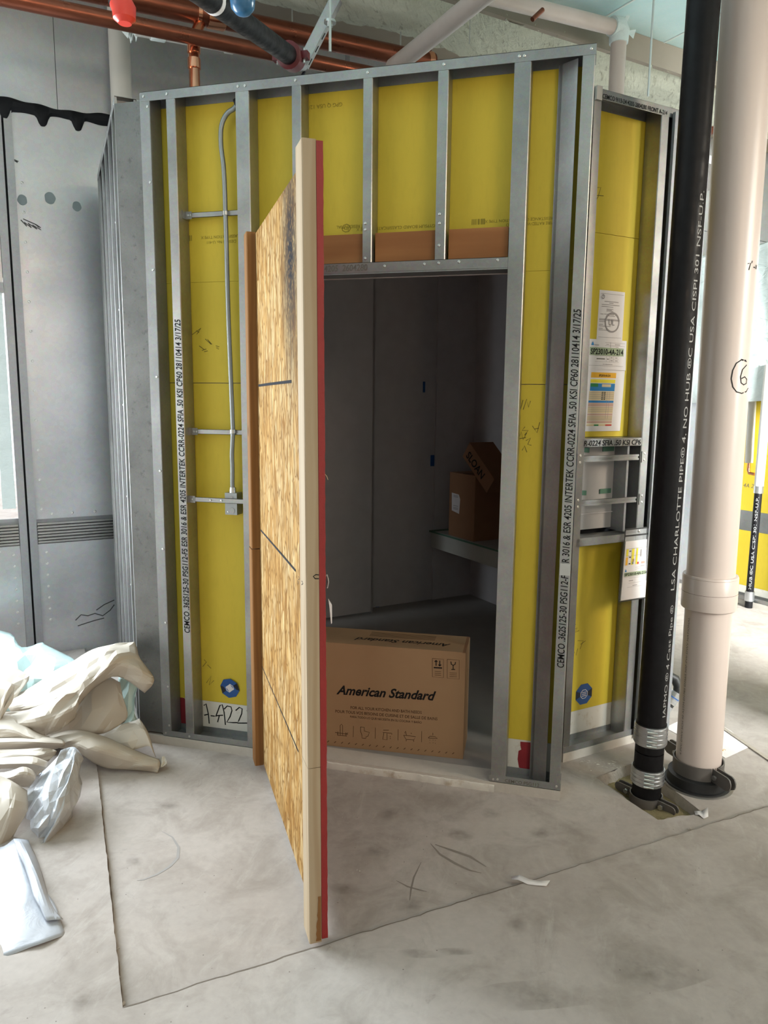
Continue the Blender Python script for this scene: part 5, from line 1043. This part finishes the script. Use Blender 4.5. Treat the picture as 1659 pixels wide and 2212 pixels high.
drape('kraft_sheet', [[(343, 1640, 3.43), (350, 1634, 3.42), (356, 1634, 3.41)], [(345, 1650, 3.40), (352, 1646, 3.39), (360, 1646, 3.39)], [(343, 1658, 3.39), (350, 1657, 3.38), (358, 1653, 3.38)]], 'kraft2', 'small curled paper end sticking out of the rolled tail', 'paper', G1, 5, .003, seed=11)
drape('kraft_sheet', [[(-60, 1462, 3.58), (0, 1470, 3.5), (20, 1474, 3.47), (31, 1480, 3.48)], [(-60, 1515, 3.48), (0, 1512, 3.42), (15, 1512, 3.42), (28, 1508, 3.44)], [(-60, 1580, 3.42), (-8, 1565, 3.42), (4, 1548, 3.43), (17, 1528, 3.45)]], 'kraft', 'kraft sheet with a rounded edge at the far left of the heap', 'paper', G1, 6, .003, seed=12)
drape('kraft_sheet', [[(-60, 1540, 3.5), (10, 1540, 3.46), (40, 1555, 3.42), (75, 1580, 3.38), (112, 1594, 3.37)], [(-60, 1580, 3.4), (20, 1575, 3.36), (60, 1590, 3.32), (90, 1598, 3.31), (120, 1604, 3.33)], [(-60, 1600, 3.38), (20, 1592, 3.36), (60, 1600, 3.35), (92, 1606, 3.34), (112, 1610, 3.35)]], 'kraft', 'kraft fold running down to the knot of the heap', 'paper', G1, 6, .004, seed=13)
drape('kraft_sheet', [[(-60, 1590, 3.42), (40, 1592, 3.36), (100, 1592, 3.34), (136, 1598, 3.35)], [(-60, 1606, 3.32), (40, 1602, 3.27), (100, 1604, 3.27), (140, 1606, 3.30)], [(-60, 1622, 3.34), (40, 1618, 3.31), (92, 1620, 3.31), (138, 1614, 3.33)]], 'kraft', 'long flattened kraft roll in the middle of the heap', 'paper', G1, 7, .002, seed=14)
drape('kraft_sheet', [[(-60, 1618, 3.33), (40, 1618, 3.27), (95, 1616, 3.22), (124, 1622, 3.24)], [(-60, 1632, 3.3), (30, 1630, 3.24), (82, 1632, 3.20), (112, 1638, 3.22)], [(-60, 1650, 3.25), (20, 1650, 3.22), (60, 1652, 3.2), (96, 1650, 3.22)]], 'kraft', 'curled kraft loop below the long roll', 'paper', G1, 7, .002, seed=15)
drape('kraft_sheet', [[(-60, 1640, 3.22), (20, 1636, 3.15), (70, 1634, 3.10), (104, 1646, 3.12)], [(-60, 1655, 3.12), (20, 1650, 3.08), (70, 1650, 3.05), (98, 1658, 3.09)], [(-60, 1664, 3.18), (20, 1660, 3.16), (60, 1664, 3.13), (82, 1676, 3.12)]], 'kraft', 'curled kraft loop second from the bottom of the heap', 'paper', G1, 7, .002, seed=16)
drape('kraft_sheet', [[(-60, 1668, 3.1), (10, 1668, 3.05), (50, 1656, 3.02), (72, 1664, 3.04)], [(-60, 1684, 3.02), (10, 1682, 2.98), (50, 1672, 2.96), (78, 1682, 3.0)], [(-60, 1700, 3.06), (10, 1698, 3.04), (40, 1698, 3.03), (62, 1702, 3.03)]], 'kraft', 'lowest curled kraft loop just above the front flap', 'paper', G1, 7, .002, seed=17)
drape('kraft_sheet', [[(-80, 1640, 3.0), (0, 1676, 2.97), (30, 1690, 2.94), (59, 1708, 2.96)], [(-80, 1740, 2.88), (0, 1745, 2.82), (30, 1745, 2.82), (59, 1750, 2.88)], [(-80, 1850, 2.76), (-30, 1850, 2.78), (0, 1846, 2.79), (26, 1822, 2.84)]], 'kraft', 'wide kraft front flap hanging at the left edge of the view', 'paper', G1, 7, .003, seed=18)
drape('plastic_film', [[(62, 1690, 3.14), (100, 1660, 3.12), (138, 1620, 3.18), (160, 1616, 3.2), (179, 1640, 3.22)], [(58, 1722, 3.02), (90, 1712, 2.94), (125, 1690, 2.96), (155, 1675, 3.02), (173, 1682, 3.10)], [(55, 1770, 2.95), (85, 1765, 2.84), (115, 1755, 2.83), (145, 1745, 2.89), (160, 1748, 2.97)], [(48, 1800, 2.92), (78, 1820, 2.84), (95, 1822, 2.81), (115, 1810, 2.85), (138, 1786, 2.93)], [(70, 1840, 2.86), (84, 1856, 2.82), (95, 1850, 2.80), (105, 1842, 2.82), (116, 1828, 2.86)]], 'crinkle', 'crumpled shiny white plastic film spilling from the front of the heap', 'plastic sheet', G2, 9, .009, seed=19, smooth=22)
drape('plastic_film', [[(-80, 1830, 2.82), (0, 1830, 2.76), (30, 1812, 2.77), (52, 1812, 2.80)], [(-80, 1905, 2.58), (10, 1905, 2.56), (50, 1895, 2.57), (84, 1900, 2.58)], [(-80, 1995, 2.38), (20, 1980, 2.385), (70, 1968, 2.405), (122, 1962, 2.43)], [(-80, 2098, 2.18), (20, 2064, 2.235), (80, 2041, 2.27), (140, 2020, 2.32), ]], 'film', 'smooth white plastic sheet corner draped down to the floor', 'plastic sheet', G2, 8, .002, seed=20)
drape('plastic_film', [[(28, 1812, 2.75), (44, 1812, 2.75), (60, 1815, 2.78)], [(50, 1870, 2.60), (68, 1862, 2.60), (90, 1880, 2.62)], [(74, 1935, 2.46), (92, 1930, 2.46), (108, 1945, 2.48)], [(96, 1988, 2.36), (115, 1987, 2.36), (136, 1986, 2.37)]], 'film', 'narrow folded white plastic strip along the edge of the draped sheet', 'plastic sheet', G2, 7, .002, seed=21)

# ---- small things on the floor
def scrap(px, z, lift, m, name, label, cat):
    pts = [Zp(x, y, z) for x, y in px]; mb = MB(); n_ = len(pts)//2; top, bot = pts[:n_], list(reversed(pts[n_:]))
    for i in range(n_):
        h = lift*math.sin(math.pi*i/(n_-1)*1.6)**2; mb.v += [top[i]+Vector((0, 0, h)), bot[i]+Vector((0, 0, h*.4))]
    mb.f = [(2*i, 2*i+1, 2*i+3, 2*i+2) for i in range(n_-1)]; o = single(mb, name, m, label, cat); s_ = o.modifiers.new('thickness', 'SOLIDIFY'); s_.thickness = .0012; return o
scrap([(1104, 1894), (1122, 1896), (1145, 1902), (1165, 1905), (1188, 1908), (1180, 1916), (1158, 1913), (1140, 1911), (1120, 1903), (1106, 1899)], STEP+.002, .012, 'paper', 'paper_scrap', 'curled white paper scrap lying across the floor crack', 'paper')
scrap([(1500, 1752), (1508, 1757), (1518, 1752), (1529, 1748), (1530, 1766), (1520, 1769), (1510, 1762), (1502, 1761)], .002, .01, 'paper', 'paper_scrap', 'small crumpled white scrap beside the floor cut-out', 'paper')
for i, px in enumerate((((1436, 1572), (1470, 1556), (1500, 1548), (1525, 1562), (1505, 1580), (1470, 1590)), ((1548, 1560), (1580, 1580), (1618, 1614), (1567, 1638), (1540, 1620), (1530, 1590)))):
    mb = MB(); mb.slab([Zp(x, y, .001) for x, y in px], (0, 0, .0012)); single(mb, 'floor_sheet', 'paper', ['white sheet lying flat left behind the white pipe', 'white sheet lying flat right of the white pipe'][i], 'paper', 'white sheets on the floor')
def crumb(px, py, r_, m, name, label, cat, z=0.0, n_=14, group=None):
    c_ = Zp(px, py, z); mb = MB(); rr = random.Random(px)
    for i in range(n_):
        q = c_+Vector((rr.uniform(-1, 1)*r_, rr.uniform(-1, 1)*r_*.6, rr.uniform(.002, .012))); s_ = r_*.35
        vs = [q+Vector((rr.uniform(-1, 1), rr.uniform(-1, 1), rr.uniform(-.5, .8)))*s_ for _ in range(4)]; mb.add(vs, [(0, 1, 2), (0, 1, 3), (1, 2, 3), (0, 2, 3)])
    lo = min(v.z for v in mb.v); mb.v = [v+Vector((0, 0, z+.001-lo)) for v in mb.v]; return single(mb, name, m, label, cat, group, smooth=0)
crumb(1557, 1622, .018, 'orange_ink', 'wrapper_scrap', 'tiny orange wrapper scrap on the white floor sheet', 'scrap', .003)
crumb(1405, 1722, .016, 'red_plastic', 'wrapper_scrap', 'tiny red wrapper scrap at the foot of the black pipe', 'scrap', -.03); crumb(1420, 1732, .018, 'yellow_ink', 'wrapper_scrap', 'tiny yellow wrapper scrap at the foot of the black pipe', 'scrap', -.03)
crumb(1497, 1797, .016, 'rubble', 'concrete_crumb', 'dark crumb of concrete on the crack below the cut-out', 'debris', .0); crumb(396, 1684, .007, 'gypsum', 'gypsum_crumb', 'small white crumb on the floor near the paper tail', 'debris', 0, 4)
crumb(1555, 1568, .014, 'rubble', 'concrete_crumb', 'small brown crumb on the bright floor behind the white pipe', 'debris', .0, 6)
m = MB(); rr = random.Random(77)
for i in range(70):
    p = Zp(rr.uniform(1250, 1345), 1668-rr.random()*26, .001) if i < 40 else Zp(rr.uniform(700, 1210), 0, .001) if False else Zp(rr.uniform(715, 1230), rr.uniform(1690, 1960), .001)
    r_ = rr.uniform(.0015, .004); vs = [p+Vector((rr.uniform(-1, 1)*r_*(3 if i < 40 else 1), rr.uniform(-1, 1)*r_, rr.uniform(0, 1)*r_)) for _ in range(4)]; m.add(vs, [(0, 1, 2), (0, 1, 3), (1, 2, 3), (0, 2, 3)])
tag(m.build('plaster_shavings', 'gypsum', fl), 'white plaster shavings and specks on the floor', kind='stuff')

# ================================================================== NEIGHBOURING POD AND FAR END
Q0 = Zp(1581, 1300); Q0.z = 0
def OW(s_, d, z): return Q0-NN*s_+U*d+Vector((0, 0, z))
def OWp(x, y, d=0.0):
    p = hit(x, y, Q0+U*d, U); return (-(p-Q0).dot(NN), p.z)
wo = thing('wall_far_pod', OW(.3, .05, 0), 'wall of the neighbouring pod with yellow boards and steel track', kind='structure')
zz = lambda py, px=1615, d=.1: OWp(px, py, d)[1]
htrack(OW, -1.1, 2.2, .045, leg=.035).build('bottom_track', 'galv', wo); MB(OW).box(-1.1, 2.2, -.004, .11, 0, .044).build('base_strip', 'base', wo)
ft = zz(872)
for t in (-.12, .55, 1.1, 1.7): cstud(OW, t, t+.045, .048, ft+1.1).build('stud', 'galv', wo)
yb, g0, g1 = zz(1262, 1600), zz(1146), zz(1103)
for z0, z1, mn, nm in ((.05, yb-.001, 'gypsum', 'gypsum_strip'), (yb, g0-.001, 'yellow', 'sheathing_board'), (g0, g1-.001, 'galv_track', 'grey_band'), (g1, ft+.2, 'yellow', 'sheathing_board'), (ft+.2, ft+1.15, 'mullion_steel', 'upper_lining')): MB(OW).box(-.08, 2.2, .0935, .106, z0, z1).build(nm, mn, wo)
MB(OW).box(-1.1, -.13, .0, .015, .046, ft+1.1).build('steel_door_panel', 'panel_steel', wo)
v = text2d('4A 2', .05, .2, .0); q = OWp(1605, 1052, .093); flat(v, lambda a, b: OW(q[0]+a, .0928, q[1]+b), 'marker_writing', 'ink_grey', wo)
# film sheet over the top of the neighbouring pod
zt, zb = OWp(1620, 520, -.04)[1], OWp(1620, 868, -.04)[1]
m = MB(); nr, nc = 14, 70
for j in range(nr+1):
    for c_ in range(nc+1):
        s_ = -1.08+c_*3.4/nc; f_ = j/nr; z = zb+(zt-zb)*min(1, f_*1.12); d = -.05+(max(0, f_-.86)*2.2)+.018*math.sin(s_*9+f_*3)*(1-f_*.5)+.006*math.sin(s_*31+f_*9)
        m.v.append(OW(s_, d, z+.015*math.sin(s_*4)*(1-f_)+.02*math.sin(s_*3.3)*f_))
m.f = [(j*(nc+1)+c_, j*(nc+1)+c_+1, (j+1)*(nc+1)+c_+1, (j+1)*(nc+1)+c_) for j in range(nr) for c_ in range(nc)]
o = single(m, 'plastic_film', 'sheet', 'large white plastic sheet hung over the top of the neighbouring pod', 'plastic sheet', G2); s_ = o.modifiers.new('thickness', 'SOLIDIFY'); s_.thickness = .001
# services on the neighbouring pod
q0 = OWp(1624, 880, .03); q1 = OWp(1620, 1000, .03); wpq = thing('insulated_pipe', OW(q1[0], .03, q1[1]), 'white insulated pipe on the neighbouring pod ending in a copper bend', 'pipe')
MB().tube([OW(q0[0]-.01, .03, q0[1]+.3), OW(q1[0]-.01, .03, q1[1])], .032, 18).build('insulation', 'pvc2', wpq); MB().tube([OW(q1[0]-.01, .03, q1[1]), OW(q1[0]-.01, .03, q1[1]-.06), OW(q1[0]+.0, .03, q1[1]-.085), OW(q1[0]+.05, .03, q1[1]-.09)], .013, 12).build('copper_bend', 'copperb', wpq)
q0 = OWp(1650, 870, -.03); q1 = OWp(1640, 1052, -.03); q2 = OWp(1612, 1300, -.03)
vp = thing('vent_pipe', OW(q2[0], -.03, .046), 'slim black pipe with white upper part on the neighbouring pod', 'pipe')
MB().tube([OW(q1[0], -.035, q0[1]+.3), OW(q1[0], -.035, q1[1])], .036, 18).build('white_run', 'pvc2', vp); MB().tube([OW(q1[0], -.035, q1[1]), OW(q1[0], -.035, .0)], .030, 18).build('black_run', 'iron', vp)
for za, zc_ in ((q1[1]-.05, q1[1]+.01), (.06, .14)): MB().tube([OW(q1[0], -.035, za), OW(q1[0], -.035, zc_)], .037, 18).build('coupling_shield', 'band', vp)
wraptext(vp, OW(q1[0], -.035, 0), Vector((0, 0, 1)), .030, R(-5), .16, q1[1]-.08, 'HUB ®C USA CISPI 301 NSF-U.P.', .028, 'ink_white')
q = hit(1545, 275, Q0+U*.2, U); single(MB().tube([q-NN*-.35, q+NN*-1.2], .05, 18), 'copper_pipe', 'copper', 'distant copper pipe seen between the black and white pipes', 'pipe')
wb = thing('wall_rear', NN*-7, 'plain wall behind the viewpoint', kind='structure'); MB(T_).box(-6.6, 9.7, -7.1, -7, 0, 4.2).build('wall_panel', 'gypsum', wb)
ws = thing('wall_side', U*-6.5, 'plain side wall left of the viewpoint', kind='structure'); MB(T_).box(-6.6, -6.5, -7, 1.7, 0, 4.2).build('wall_panel', 'gypsum', ws)
cl_ = thing('blocker', (3.75, .80, 0), 'round concrete column added out of view to shade the near floor', kind='structure'); MB().tube([Vector((3.75, .80, 0)), Vector((3.75, .80, 4.19))], .30, 28).build('blocker_shaft', 'concrete', cl_)  # unseen round shaft put in only to darken the near floor
wx = thing('wall_far', U*9.6, 'dark far wall of the open floor', kind='structure'); MB(T_).box(9.6, 9.7, -7, 3, 0, 4.2).build('wall_panel', 'mullion_steel', wx)
